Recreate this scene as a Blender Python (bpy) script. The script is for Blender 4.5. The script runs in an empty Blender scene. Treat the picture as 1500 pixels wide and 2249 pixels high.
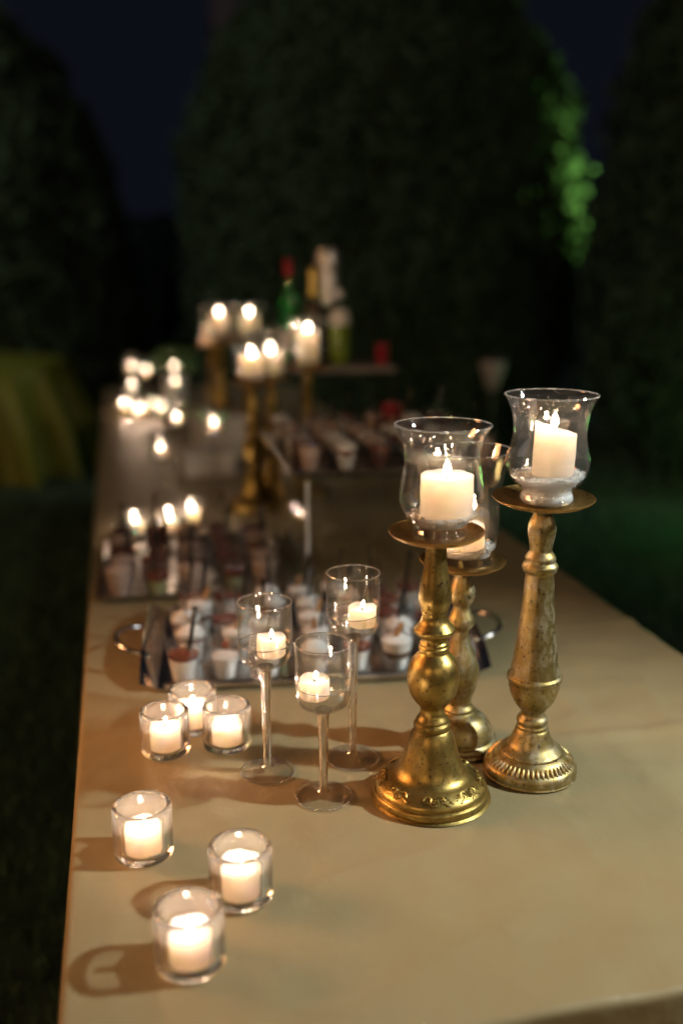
import bpy, bmesh, math, random
import numpy as np
from mathutils import Vector, Matrix, noise

PI = math.pi
R = math.radians
rng = random.Random(7)
sc = bpy.context.scene
C = sc.collection

# ------------------------------------------------------------------ camera
cam_d = bpy.data.cameras.new('camera')
cam = bpy.data.objects.new('camera', cam_d); C.objects.link(cam)
cam_d.sensor_fit = 'VERTICAL'; cam_d.sensor_height = 36.0; cam_d.sensor_width = 24.0
cam_d.lens = 35.0
cam.location = (0, 0, 1.45)
cam.rotation_euler = (R(90 - 14.2), 0, R(-12.5))
cam_d.clip_start = 0.05; cam_d.clip_end = 400
cam_d.dof.use_dof = True
cam_d.dof.focus_distance = 1.31
cam_d.dof.aperture_fstop = 1.25
sc.camera = cam

# ------------------------------------------------------------------ night sky
w = bpy.data.worlds.new('World'); sc.world = w; w.use_nodes = True
bg = w.node_tree.nodes['Background']
bg.inputs[0].default_value = (0.0036, 0.0045, 0.0078, 1)
bg.inputs[1].default_value = 1.0

# ------------------------------------------------------------------ garden lamps and added fill lights out of frame (the floodlight casts the main shadows)
def lamp(name, kind, loc, power, col, radius, target=None, size=None, blend=None):
    d = bpy.data.lights.new(name, kind); d.energy = power; d.color = col; d.shadow_soft_size = radius
    o = bpy.data.objects.new(name, d); C.objects.link(o); o.location = loc
    if target is not None:
        o.rotation_euler = (Vector(target) - Vector(loc)).to_track_quat('-Z', 'Y').to_euler()
    if size: d.spot_size = size; d.spot_blend = blend
    return o
key = lamp('garden_floodlight', 'SPOT', (1.75, 0.76, 2.08), 165, (0.90, 0.98, 0.94), 0.025, (0.43, 0.76, 0.75), R(79), 1.0)
# the other lamps of the venue, behind and beside the camera
for i, (lx, ly, lz, p, wc) in enumerate([(-3.2, -2.6, 3.0, 130, (1.0, 0.58, 0.26)), (1.2, -4.2, 3.3, 130, (1.0, 0.76, 0.50)), (4.6, -2.2, 3.1, 85, (1.0, 0.80, 0.56)), (-4.4, 2.2, 2.9, 90, (1.0, 0.56, 0.25))]):
    lamp('venue_lamp', 'POINT', (lx, ly, lz), p, wc, 0.10)
for lx, ly, lz, p, tg in [(-4.2, 6.2, 3.4, 150, (1.4, 9.6, 1.6)), (7.2, 3.4, 3.6, 200, (3.0, 8.4, 1.8))]:
    lamp('hedge_fill', 'SPOT', (lx, ly, lz), p, (0.95, 1.0, 0.90), 0.10, tg, R(84), 0.6)  # unseen spots added to brighten the trees and hedge
lamp('warm_left_fill', 'SPOT', (-1.5, 2.0, 1.75), 205, (1.0, 0.42, 0.16), 0.45, (0.10, 1.32, 0.75), R(37), 1.0)  # soft warm light added from the left, for candle glow around the votives
green = lamp('green_garden_spotlight', 'SPOT', (4.95, 7.05, 1.0), 1700, (0.62, 1.0, 0.26), 0.05, (3.52, 7.62, 2.02), R(36), 0.9)
green2 = lamp('green_lawn_light', 'POINT', (3.0, 4.6, 0.5), 3, (0.25, 1.0, 0.2), 0.05)

sc.view_settings.view_transform = 'Standard'
sc.view_settings.look = 'None'
sc.view_settings.exposure = 0.0
sc.view_settings.gamma = 1.0
sc.render.engine = 'CYCLES'
cy = sc.cycles
cy.max_bounces = 20; cy.transmission_bounces = 16; cy.transparent_max_bounces = 48
cy.glossy_bounces = 6; cy.diffuse_bounces = 5
cy.sample_clamp_indirect = 40.0; cy.sample_clamp_direct = 0.0
cy.blur_glossy = 0.3
cy.caustics_refractive = True; cy.caustics_reflective = False
cy.use_denoising = True
try: cy.denoiser = 'OPENIMAGEDENOISE'
except Exception: pass
cy.use_light_tree = True

# ------------------------------------------------------------------ materials
MATS = {}
def mat(name):
    m = bpy.data.materials.new(name); m.use_nodes = True
    nt = m.node_tree
    for n in list(nt.nodes): nt.nodes.remove(n)
    out = nt.nodes.new('ShaderNodeOutputMaterial')
    MATS[name] = m
    return m, nt, out
def node(nt, kind, **kw):
    n = nt.nodes.new(kind)
    for k, v in kw.items():
        if k in n.inputs.keys() if isinstance(k, str) else False: n.inputs[k].default_value = v
        else: setattr(n, k, v)
    return n
def L(nt, a, b): nt.links.new(a, b)
def noise_tex(nt, scale, detail=4, rough=0.55, coord='Object', stretch=None):
    tc = nt.nodes.new('ShaderNodeTexCoord'); n = nt.nodes.new('ShaderNodeTexNoise')
    n.inputs['Scale'].default_value = scale; n.inputs['Detail'].default_value = detail; n.inputs['Roughness'].default_value = rough
    if stretch:
        mp = nt.nodes.new('ShaderNodeMapping'); mp.inputs['Scale'].default_value = stretch
        L(nt, tc.outputs[coord], mp.inputs[0]); L(nt, mp.outputs[0], n.inputs['Vector'])
    else: L(nt, tc.outputs[coord], n.inputs['Vector'])
    return n
def ramp(nt, src, stops):
    r = nt.nodes.new('ShaderNodeValToRGB'); L(nt, src, r.inputs[0])
    els = r.color_ramp.elements
    while len(els) < len(stops): els.new(0.5)
    for e, (p, c) in zip(els, stops): e.position = p; e.color = (*c, 1) if len(c) == 3 else c
    return r
def principled(name, col, rough=0.5, metal=0.0, nscale=None, col2=None, bump=0.0, bscale=200, spec=0.5, sss=0.0, sss_r=(0.02, 0.01, 0.005), stretch=None, lo=0.35, hi=0.65, rough2=None, sheen=0.0):
    m, nt, out = mat(name)
    p = nt.nodes.new('ShaderNodeBsdfPrincipled'); L(nt, p.outputs[0], out.inputs[0])
    p.inputs['Roughness'].default_value = rough; p.inputs['Metallic'].default_value = metal
    p.inputs['Specular IOR Level'].default_value = spec
    if nscale:
        n = noise_tex(nt, nscale, stretch=stretch)
        r = ramp(nt, n.outputs[0], [(lo, col), (hi, col2)]); L(nt, r.outputs[0], p.inputs['Base Color'])
        if rough2 is not None:
            mr = nt.nodes.new('ShaderNodeMapRange'); L(nt, n.outputs[0], mr.inputs[0])
            mr.inputs[1].default_value = lo; mr.inputs[2].default_value = hi; mr.inputs[3].default_value = rough; mr.inputs[4].default_value = rough2
            L(nt, mr.outputs[0], p.inputs['Roughness'])
    else: p.inputs['Base Color'].default_value = (*col, 1)
    if bump:
        b = nt.nodes.new('ShaderNodeBump'); b.inputs['Strength'].default_value = bump; b.inputs['Distance'].default_value = 0.002
        n2 = noise_tex(nt, bscale, 3); L(nt, n2.outputs[0], b.inputs['Height']); L(nt, b.outputs[0], p.inputs['Normal'])
    if sss:
        p.inputs['Subsurface Weight'].default_value = sss
        p.inputs['Subsurface Radius'].default_value = sss_r; p.inputs['Subsurface Scale'].default_value = 1.0
    if sheen: p.inputs['Sheen Weight'].default_value = sheen
    return m

def thin_glass(name, tint=(0.97, 0.975, 0.97), dirt_glint=0.02, streak=None, boost=1.0, dscale=60):
    """clear thin-walled glass: light goes straight through, Schlick reflection, a film of dust (painted edge glints on lips)"""
    m, nt, out = mat(name)
    tr = nt.nodes.new('ShaderNodeBsdfTransparent'); tr.inputs[0].default_value = (*tint, 1)
    gl = nt.nodes.new('ShaderNodeBsdfGlossy'); gl.inputs['Roughness'].default_value = 0.03; gl.inputs[0].default_value = (1, 1, 1, 1)
    lw = nt.nodes.new('ShaderNodeLayerWeight'); lw.inputs[0].default_value = 0.5
    pw = nt.nodes.new('ShaderNodeMath'); pw.operation = 'POWER'; L(nt, lw.outputs['Facing'], pw.inputs[0]); pw.inputs[1].default_value = 5
    ma = nt.nodes.new('ShaderNodeMath'); ma.operation = 'MULTIPLY_ADD'; L(nt, pw.outputs[0], ma.inputs[0]); ma.inputs[1].default_value = 0.7; ma.inputs[2].default_value = 0.04 * boost
    mx = nt.nodes.new('ShaderNodeMixShader'); L(nt, ma.outputs[0], mx.inputs[0]); L(nt, tr.outputs[0], mx.inputs[1]); L(nt, gl.outputs[0], mx.inputs[2])
    # wavy blown wall
    bp = nt.nodes.new('ShaderNodeBump'); bp.inputs['Strength'].default_value = 0.12; bp.inputs['Distance'].default_value = 0.002
    nb = noise_tex(nt, 55, 2); L(nt, nb.outputs[0], bp.inputs['Height']); L(nt, bp.outputs[0], gl.inputs['Normal'])
    last = mx
    if dirt_glint:
        df = nt.nodes.new('ShaderNodeBsdfDiffuse'); df.inputs[0].default_value = (0.8, 0.8, 0.8, 1)
        tl = nt.nodes.new('ShaderNodeBsdfTranslucent'); tl.inputs[0].default_value = (0.8, 0.8, 0.8, 1)
        ad = nt.nodes.new('ShaderNodeMixShader'); ad.inputs[0].default_value = 0.5; L(nt, df.outputs[0], ad.inputs[1]); L(nt, tl.outputs[0], ad.inputs[2])
        n = noise_tex(nt, dscale, 6, 0.7, stretch=streak)
        mr = nt.nodes.new('ShaderNodeMapRange'); L(nt, n.outputs[0], mr.inputs[0]); mr.inputs[1].default_value = 0.42; mr.inputs[2].default_value = 0.75; mr.inputs[3].default_value = dirt_glint * 0.25; mr.inputs[4].default_value = dirt_glint * 1.6
        m2 = nt.nodes.new('ShaderNodeMixShader'); L(nt, mr.outputs[0], m2.inputs[0]); L(nt, mx.outputs[0], m2.inputs[1]); L(nt, ad.outputs[0], m2.inputs[2])
        last = m2
    L(nt, last.outputs[0], out.inputs[0])
    return m

def solid_glass(name, ior=1.46, tint=(1, 1, 1), rough=0.0, bump=0.0, clear=0.0, see=0.0):
    m, nt, out = mat(name)
    g = nt.nodes.new('ShaderNodeBsdfGlass'); g.inputs['IOR'].default_value = ior; g.inputs['Roughness'].default_value = rough; g.inputs[0].default_value = (*tint, 1)
    if bump:
        bp = nt.nodes.new('ShaderNodeBump'); bp.inputs['Strength'].default_value = bump; bp.inputs['Distance'].default_value = 0.001
        nb = noise_tex(nt, 40, 2); L(nt, nb.outputs[0], bp.inputs['Height']); L(nt, bp.outputs[0], g.inputs['Normal'])
    last = g
    if see:
        t_ = nt.nodes.new('ShaderNodeBsdfTransparent'); m3 = nt.nodes.new('ShaderNodeMixShader'); m3.inputs[0].default_value = see
        L(nt, g.outputs[0], m3.inputs[1]); L(nt, t_.outputs[0], m3.inputs[2]); last = m3
    if clear:  # share of whitish haze, painted in to brighten the glass walls
        d_ = nt.nodes.new('ShaderNodeBsdfDiffuse'); d_.inputs[0].default_value = (0.85, 0.87, 0.88, 1)
        l_ = nt.nodes.new('ShaderNodeBsdfTranslucent'); l_.inputs[0].default_value = (0.85, 0.87, 0.88, 1)
        t = nt.nodes.new('ShaderNodeMixShader'); L(nt, d_.outputs[0], t.inputs[1]); L(nt, l_.outputs[0], t.inputs[2])
        mx = nt.nodes.new('ShaderNodeMixShader'); mx.inputs[0].default_value = clear; L(nt, g.outputs[0], mx.inputs[1]); L(nt, t.outputs[0], mx.inputs[2]); last = mx
    L(nt, last.outputs[0], out.inputs[0]); return m

def antique(name, gold, patina, wash, wash_amt, rough):
    """gilded resin: leaf gold, dark worn specks in the pits, a chalky wash"""
    m, nt, out = mat(name)
    p = nt.nodes.new('ShaderNodeBsdfPrincipled'); L(nt, p.outputs[0], out.inputs[0])
    n1 = noise_tex(nt, 28, 6, 0.62); n2 = noise_tex(nt, 150, 5, 0.7); n3 = noise_tex(nt, 70, 8, 0.75, stretch=(1, 1, 0.6))
    c1 = ramp(nt, n1.outputs[0], [(0.35, tuple(g * 0.62 for g in gold)), (0.62, gold)])
    mw = nt.nodes.new('ShaderNodeMix'); mw.data_type = 'RGBA'
    wf = ramp(nt, n3.outputs[0], [(0.46, (0, 0, 0)), (0.66, (wash_amt,) * 3)])
    L(nt, wf.outputs[0], mw.inputs[0]); L(nt, c1.outputs[0], mw.inputs[6]); mw.inputs[7].default_value = (*wash, 1)
    mp = nt.nodes.new('ShaderNodeMix'); mp.data_type = 'RGBA'
    pf = ramp(nt, n2.outputs[0], [(0.56, (0, 0, 0)), (0.66, (0.85,) * 3)])
    L(nt, pf.outputs[0], mp.inputs[0]); L(nt, mw.outputs[2], mp.inputs[6]); mp.inputs[7].default_value = (*patina, 1)
    L(nt, mp.outputs[2], p.inputs['Base Color'])
    mm = nt.nodes.new('ShaderNodeMath'); mm.operation = 'MULTIPLY_ADD'; L(nt, wf.outputs[0], mm.inputs[0]); mm.inputs[1].default_value = -0.55; mm.inputs[2].default_value = 0.93
    L(nt, mm.outputs[0], p.inputs['Metallic'])
    mr = nt.nodes.new('ShaderNodeMapRange'); L(nt, n1.outputs[0], mr.inputs[0]); mr.inputs[1].default_value = 0.3; mr.inputs[2].default_value = 0.7; mr.inputs[3].default_value = rough + 0.12; mr.inputs[4].default_value = rough - 0.06
    L(nt, mr.outputs[0], p.inputs['Roughness'])
    b = nt.nodes.new('ShaderNodeBump'); b.inputs['Strength'].default_value = 0.35; b.inputs['Distance'].default_value = 0.0015
    L(nt, n3.outputs[0], b.inputs['Height']); L(nt, b.outputs[0], p.inputs['Normal'])
    return m

def emission(name, col, strength):
    m, nt, out = mat(name)
    e = nt.nodes.new('ShaderNodeEmission'); e.inputs[0].default_value = (*col, 1); e.inputs[1].default_value = strength
    t = nt.nodes.new('ShaderNodeBsdfTransparent')
    a = nt.nodes.new('ShaderNodeAddShader'); L(nt, e.outputs[0], a.inputs[0]); L(nt, t.outputs[0], a.inputs[1]); L(nt, a.outputs[0], out.inputs[0])
    m.cycles.emission_sampling = 'NONE'
    return m

glass_hurricane = thin_glass('hurricane_glass', dirt_glint=0.010, boost=2.2)
glass_smeared = thin_glass('smeared_hurricane_glass', dirt_glint=0.026, boost=2.2, streak=(0.35, 1.0, 2.6), dscale=70)
glass_bowl = thin_glass('bowl_glass', dirt_glint=0.008, boost=1.8)
plastic_clear = thin_glass('clear_plastic', tint=(0.985, 0.985, 0.985), dirt_glint=0.03, boost=1.3)
acrylic = thin_glass('acrylic_sheet', tint=(0.95, 0.97, 0.95), dirt_glint=0.02)
glass_bottle = thin_glass('bottle_glass', tint=(0.8, 0.88, 0.8), dirt_glint=0.03)
glass_green = thin_glass('green_bottle_glass', tint=(0.35, 0.85, 0.5), dirt_glint=0.03, boost=2.5)
glass_thick = solid_glass('thick_votive_glass', 1.45, (0.985, 0.99, 0.99), bump=0.0, clear=0.038)
glass_stem = solid_glass('stem_glass', 1.45, see=0.25)
glass_foot = thin_glass('foot_glass', tint=(0.97, 0.97, 0.965), dirt_glint=0.012, boost=2.0)
glass_rim = thin_glass('glass_lip', tint=(0.85, 0.85, 0.84), dirt_glint=0.35, boost=6.0)  # edge glints painted in: film whitens lips, foot rims and water line
water_m = thin_glass('water', tint=(0.985, 0.985, 0.98), dirt_glint=0.006, boost=3.0)
wax = principled('white_wax', (0.972, 0.930, 0.880), 0.45, nscale=30, col2=(0.978, 0.940, 0.892), sss=1.0, sss_r=(0.055, 0.042, 0.030), bump=0.15, bscale=90)
def translucent_wax():
    nt = wax.node_tree; p = next(n for n in nt.nodes if n.type == 'BSDF_PRINCIPLED'); out = next(n for n in nt.nodes if n.type == 'OUTPUT_MATERIAL')
    t = nt.nodes.new('ShaderNodeBsdfTranslucent'); t.inputs[0].default_value = (0.96, 0.83, 0.66, 1)
    mx = nt.nodes.new('ShaderNodeMixShader'); mx.inputs[0].default_value = 0.5
    L(nt, p.outputs[0], mx.inputs[1]); L(nt, t.outputs[0], mx.inputs[2]); L(nt, mx.outputs[0], out.inputs[0])
translucent_wax()
wick_m = principled('charred_wick', (0.02, 0.015, 0.012), 0.9, nscale=400, col2=(0.05, 0.04, 0.03))
flame_m = emission('candle_flame', (1.0, 0.80, 0.57), 36.0)
salt_m = principled('coarse_salt', (0.90, 0.90, 0.93), 0.3, nscale=300, col2=(0.95, 0.95, 0.97), sss=1.0, sss_r=(0.022, 0.022, 0.022), bump=0.6, bscale=500)
gold_m = antique('antique_gold', (0.40, 0.28, 0.080), (0.035, 0.026, 0.012), (0.50, 0.42, 0.22), 0.15, 0.33)
silver_gold = antique('washed_gold', (0.42, 0.315, 0.115), (0.05, 0.038, 0.022), (0.54, 0.49, 0.38), 0.75, 0.40)
plate_m = antique('gilded_plate', (0.60, 0.36, 0.11), (0.10, 0.05, 0.02), (0.5, 0.36, 0.16), 0.2, 0.38)
silver_m = principled('polished_silver', (0.62, 0.60, 0.57), 0.2, 1.0, nscale=9, col2=(0.70, 0.68, 0.66), rough2=0.22)
dark_steel = principled('dull_tray_steel', (0.30, 0.28, 0.26), 0.25, 1.0, nscale=14, col2=(0.38, 0.36, 0.34), rough2=0.38)
mousse = principled('white_mousse', (0.88, 0.88, 0.87), 0.6, nscale=60, col2=(0.92, 0.92, 0.91), bump=0.5, bscale=120)
pink = principled('pink_mousse', (0.60, 0.42, 0.35), 0.6, nscale=60, col2=(0.70, 0.54, 0.47), bump=0.5, bscale=120)
jam = principled('red_jam', (0.13, 0.026, 0.014), 0.22, nscale=90, col2=(0.23, 0.055, 0.03), bump=0.8, bscale=160)
cocoa = principled('chocolate_cream', (0.10, 0.042, 0.022), 0.5, nscale=80, col2=(0.17, 0.08, 0.045), bump=0.6, bscale=140)
lime = principled('pale_green_cream', (0.47, 0.50, 0.24), 0.55, nscale=60, col2=(0.58, 0.60, 0.34), bump=0.4, bscale=120)
black_plastic = principled('black_plastic', (0.012, 0.011, 0.011), 0.35, nscale=30, col2=(0.02, 0.018, 0.018))
red_plastic = principled('red_plastic', (0.30, 0.016, 0.028), 0.35, nscale=20, col2=(0.36, 0.024, 0.036))
foil = principled('crumpled_foil', (0.62, 0.60, 0.58), 0.28, 0.9, nscale=60, col2=(0.75, 0.72, 0.70), bump=0.9, bscale=120)
gold_foil = principled('gold_foil', (0.62, 0.46, 0.12), 0.3, 0.9, nscale=60, col2=(0.7, 0.55, 0.2), bump=0.5, bscale=120)
label_m = principled('paper_label', (0.62, 0.60, 0.52), 0.6, nscale=30, col2=(0.70, 0.67, 0.60))
syrup = principled('dark_red_syrup', (0.11, 0.012, 0.008), 0.2, nscale=20, col2=(0.14, 0.02, 0.01))
olive = principled('green_yellow_liqueur', (0.48, 0.50, 0.012), 0.25, nscale=20, col2=(0.54, 0.55, 0.02))
green_drink = principled('green_syrup', (0.02, 0.30, 0.09), 0.15, nscale=20, col2=(0.03, 0.36, 0.12))
paper = principled('white_paper', (0.74, 0.74, 0.73), 0.7, nscale=40, col2=(0.8, 0.8, 0.79), bump=0.3, bscale=90)
wood_m = principled('table_wood', (0.18, 0.10, 0.05), 0.5, nscale=12, col2=(0.26, 0.16, 0.08), stretch=(1, 0.1, 1))
lamp_white = principled('frosted_lamp_shade', (0.42, 0.40, 0.40), 0.4, nscale=20, col2=(0.46, 0.44, 0.44))
lamp_metal = principled('lamp_pole_metal', (0.12, 0.12, 0.12), 0.4, 0.8, nscale=30, col2=(0.18, 0.18, 0.18))
bark = principled('bark', (0.10, 0.075, 0.055), 0.85, nscale=14, col2=(0.17, 0.13, 0.10), bump=1.0, bscale=40, stretch=(1, 1, 0.25))
pale_bark = principled('pale_bark', (0.085, 0.065, 0.085), 0.85, nscale=10, col2=(0.12, 0.095, 0.115), bump=1.0, bscale=30, stretch=(1, 1, 0.25))
leaf_m = principled('conifer_leaf', (0.050, 0.086, 0.052), 0.9, nscale=1.2, col2=(0.057, 0.096, 0.058), spec=0.1)
leaf_b = principled('leaf_green', (0.12, 0.26, 0.09), 0.45, nscale=8, col2=(0.20, 0.36, 0.14))
grass_m = principled('grass_blade', (0.07, 0.15, 0.085), 0.55, nscale=1.5, col2=(0.11, 0.21, 0.12))
soil = principled('lawn_soil', (0.022, 0.05, 0.035), 0.95, nscale=3, col2=(0.038, 0.075, 0.05), bump=1.0, bscale=40)
yellow_cloth = principled('yellow_green_cloth', (0.17, 0.19, 0.018), 0.5, nscale=3, col2=(0.21, 0.23, 0.026), bump=0.3, bscale=400)

def cloth_material():
    m, nt, out = mat('khaki_satin')
    p = nt.nodes.new('ShaderNodeBsdfPrincipled'); L(nt, p.outputs[0], out.inputs[0])
    n = noise_tex(nt, 2.2, 5, 0.6)
    c = ramp(nt, n.outputs[0], [(0.3, (0.280, 0.226, 0.118)), (0.7, (0.330, 0.270, 0.148))])
    n4 = noise_tex(nt, 26, 7, 0.7)
    st = ramp(nt, n4.outputs[0], [(0.66, (0, 0, 0)), (0.78, (0.30,) * 3)])
    mx = nt.nodes.new('ShaderNodeMix'); mx.data_type = 'RGBA'; L(nt, st.outputs[0], mx.inputs[0]); L(nt, c.outputs[0], mx.inputs[6]); mx.inputs[7].default_value = (0.46, 0.38, 0.24, 1)
    L(nt, mx.outputs[2], p.inputs['Base Color'])
    p.inputs['Roughness'].default_value = 0.37; p.inputs['Specular IOR Level'].default_value = 0.34
    p.inputs['Sheen Weight'].default_value = 0.08; p.inputs['Sheen Roughness'].default_value = 0.4
    w1 = noise_tex(nt, 900, 2, 0.5, stretch=(0.10, 1, 1)); w2 = noise_tex(nt, 700, 2, 0.5, stretch=(1, 0.15, 1)); w3 = noise_tex(nt, 9, 4, 0.55, stretch=(1.0, 0.6, 1))
    a = nt.nodes.new('ShaderNodeMath'); a.operation = 'ADD'; L(nt, w1.outputs[0], a.inputs[0]); L(nt, w2.outputs[0], a.inputs[1])
    b = nt.nodes.new('ShaderNodeBump'); b.inputs['Strength'].default_value = 0.22; b.inputs['Distance'].default_value = 0.0004; L(nt, a.outputs[0], b.inputs['Height'])
    b2 = nt.nodes.new('ShaderNodeBump'); b2.inputs['Strength'].default_value = 0.9; b2.inputs['Distance'].default_value = 0.006; L(nt, w3.outputs[0], b2.inputs['Height']); L(nt, b.outputs[0], b2.inputs['Normal'])
    L(nt, b2.outputs[0], p.inputs['Normal'])
    return m
cloth_m = cloth_material()

# ------------------------------------------------------------------ mesh helpers
MESH = {}
def mesh_from(name, verts, faces, m, smooth=True, angle=40):
    me = bpy.data.meshes.new(name); me.from_pydata([tuple(v) for v in verts], [], faces); me.update()
    if m: me.materials.append(m)
    if smooth:
        me.polygons.foreach_set('use_smooth', [True] * len(me.polygons))
        try: me.set_sharp_from_angle(angle=R(angle))
        except Exception: pass
    return me
def link(name, me, parent=None, loc=(0, 0, 0), rot=(0, 0, 0), scale=None):
    o = bpy.data.objects.new(name, me); C.objects.link(o); o.parent = parent; o.location = loc; o.rotation_euler = rot
    if scale: o.scale = scale
    return o
def tag(o, label=None, cat=None, group=None, kind=None):
    if label: o['label'] = label
    if cat: o['category'] = cat
    if group: o['group'] = group
    if kind: o['kind'] = kind
    return o
def empty(name, loc, rz=0.0):
    o = bpy.data.objects.new(name, None); C.objects.link(o); o.location = loc; o.rotation_euler = (0, 0, rz); o.empty_display_size = 0.05
    return o

def smooth_profile(pts, n=4):
    """Catmull-Rom through (r,z) points"""
    out = []
    for i in range(len(pts) - 1):
        p0 = pts[max(i - 1, 0)]; p1 = pts[i]; p2 = pts[i + 1]; p3 = pts[min(i + 2, len(pts) - 1)]
        for k in range(n):
            t = k / n
            f = lambda a, b, c, d: 0.5 * (2 * b + (c - a) * t + (2 * a - 5 * b + 4 * c - d) * t * t + (3 * b - a - 3 * c + d) * t ** 3)
            out.append((max(f(p0[0], p1[0], p2[0], p3[0]), 0.0), f(p0[1], p1[1], p2[1], p3[1])))
    out.append(pts[-1]); return out
def lathe_data(prof, segs=48, wob=0.0, seed=0.0):
    verts, faces, rings = [], [], []
    for r, z in prof:
        if r < 1e-5: rings.append([len(verts)]); verts.append((0, 0, z))
        else:
            ring = []
            for k in range(segs):
                a = 2 * PI * k / segs; rr = r
                if wob: rr = r * (1 + wob * noise.noise(Vector((math.cos(a) * 1.5, math.sin(a) * 1.5, z * 40 + seed))))
                ring.append(len(verts)); verts.append((rr * math.cos(a), rr * math.sin(a), z))
            rings.append(ring)
    for a, b in zip(rings, rings[1:]):
        if len(a) == 1 and len(b) == 1: continue
        for k in range(segs):
            k2 = (k + 1) % segs
            if len(a) == 1: faces.append((a[0], b[k2], b[k]))
            elif len(b) == 1: faces.append((a[k], a[k2], b[0]))
            else: faces.append((a[k], a[k2], b[k2], b[k]))
    return verts, faces
def lathe(key_, prof, m, segs=48, wob=0.0, seed=0.0, angle=40):
    if key_ not in MESH:
        v, f = lathe_data(prof, segs, wob, seed); MESH[key_] = mesh_from(key_, v, f, m, True, angle)
    return MESH[key_]
def wall(prof, t):
    """outer profile (bottom->top) to closed double wall: up the outside, round the lip, down the inside"""
    inner = []
    for i, (r, z) in enumerate(prof):
        a = prof[max(i - 1, 0)]; b = prof[min(i + 1, len(prof) - 1)]
        dr, dz = b[0] - a[0], b[1] - a[1]; l = math.hypot(dr, dz) or 1
        inner.append((max(r - dz / l * t, 0.0008), z + dr / l * t))
    r, z = prof[-1]; ri, zi = inner[-1]
    lip = [((r + ri) / 2 + (r - ri) * 0.4, z + t * 0.45), ((r + ri) / 2 - (r - ri) * 0.4, z + t * 0.45)]
    return list(prof) + lip + inner[::-1]
def tube_data(pts, rad, segs=8, closed=False, caps=True):
    pts = [Vector(p) for p in pts]; n = len(pts); verts, faces = [], []
    up = Vector((0, 0, 1)); prev = None
    for i, p in enumerate(pts):
        t = (pts[(i + 1) % n] - pts[i - 1]) if closed else (pts[min(i + 1, n - 1)] - pts[max(i - 1, 0)])
        t.normalize()
        if prev is None:
            u = t.orthogonal().normalized()
        else:
            u = (prev - t * prev.dot(t)).normalized()
        prev = u; v = t.cross(u)
        rr = rad[i] if isinstance(rad, (list, tuple)) else rad
        for k in range(segs):
            a = 2 * PI * k / segs; verts.append(p + (u * math.cos(a) + v * math.sin(a)) * rr)
    m = n if closed else n - 1
    for i in range(m):
        for k in range(segs):
            a, b = i * segs, ((i + 1) % n) * segs; k2 = (k + 1) % segs
            faces.append((a + k, a + k2, b + k2, b + k))
    if caps and not closed:
        faces.append(tuple(range(segs))[::-1]); faces.append(tuple(range((n - 1) * segs, n * segs)))
    return verts, faces
def join(parts):
    V, Fc = [], []
    for v, f in parts:
        o = len(V); V += [tuple(x) for x in v]; Fc += [tuple(i + o for i in q) for q in f]
    return V, Fc
def torus(key_, R_, r_, m, segs=64):
    if key_ not in MESH:
        v, f = tube_data([(R_ * math.cos(2 * PI * k / segs), R_ * math.sin(2 * PI * k / segs), 0) for k in range(segs)], r_, 8, closed=True)
        MESH[key_] = mesh_from(key_, v, f, m)
    return MESH[key_]
def box_data(c, s, bevel=0.0, rz=0.0):
    bm = bmesh.new(); bmesh.ops.create_cube(bm, size=1)
    for v in bm.verts: v.co = Vector((v.co.x * s[0], v.co.y * s[1], v.co.z * s[2]))
    if bevel: bmesh.ops.bevel(bm, geom=bm.edges[:] , offset=bevel, segments=2, affect='EDGES', profile=0.5)
    mt = Matrix.Translation(c) @ Matrix.Rotation(rz, 4, 'Z')
    v = [tuple(mt @ x.co) for x in bm.verts]; bm.verts.index_update(); f = [tuple(q.index for q in p.verts) for p in bm.faces]; bm.free()
    return v, f
def box(key_, c, s, m, bevel=0.0, rz=0.0):
    if key_ not in MESH: v, f = box_data(c, s, bevel, rz); MESH[key_] = mesh_from(key_, v, f, m, True, 35)
    return MESH[key_]
def ico_data(c, r, sub=1):
    bm = bmesh.new(); bmesh.ops.create_icosphere(bm, subdivisions=sub, radius=1)
    rr = r if isinstance(r, (tuple, list)) else (r, r, r)
    v = [(c[0] + x.co.x * rr[0], c[1] + x.co.y * rr[1], c[2] + x.co.z * rr[2]) for x in bm.verts]; bm.verts.index_update()
    f = [tuple(q.index for q in p.verts) for p in bm.faces]; bm.free(); return v, f

T = 0.75     # top of the cloth

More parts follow.
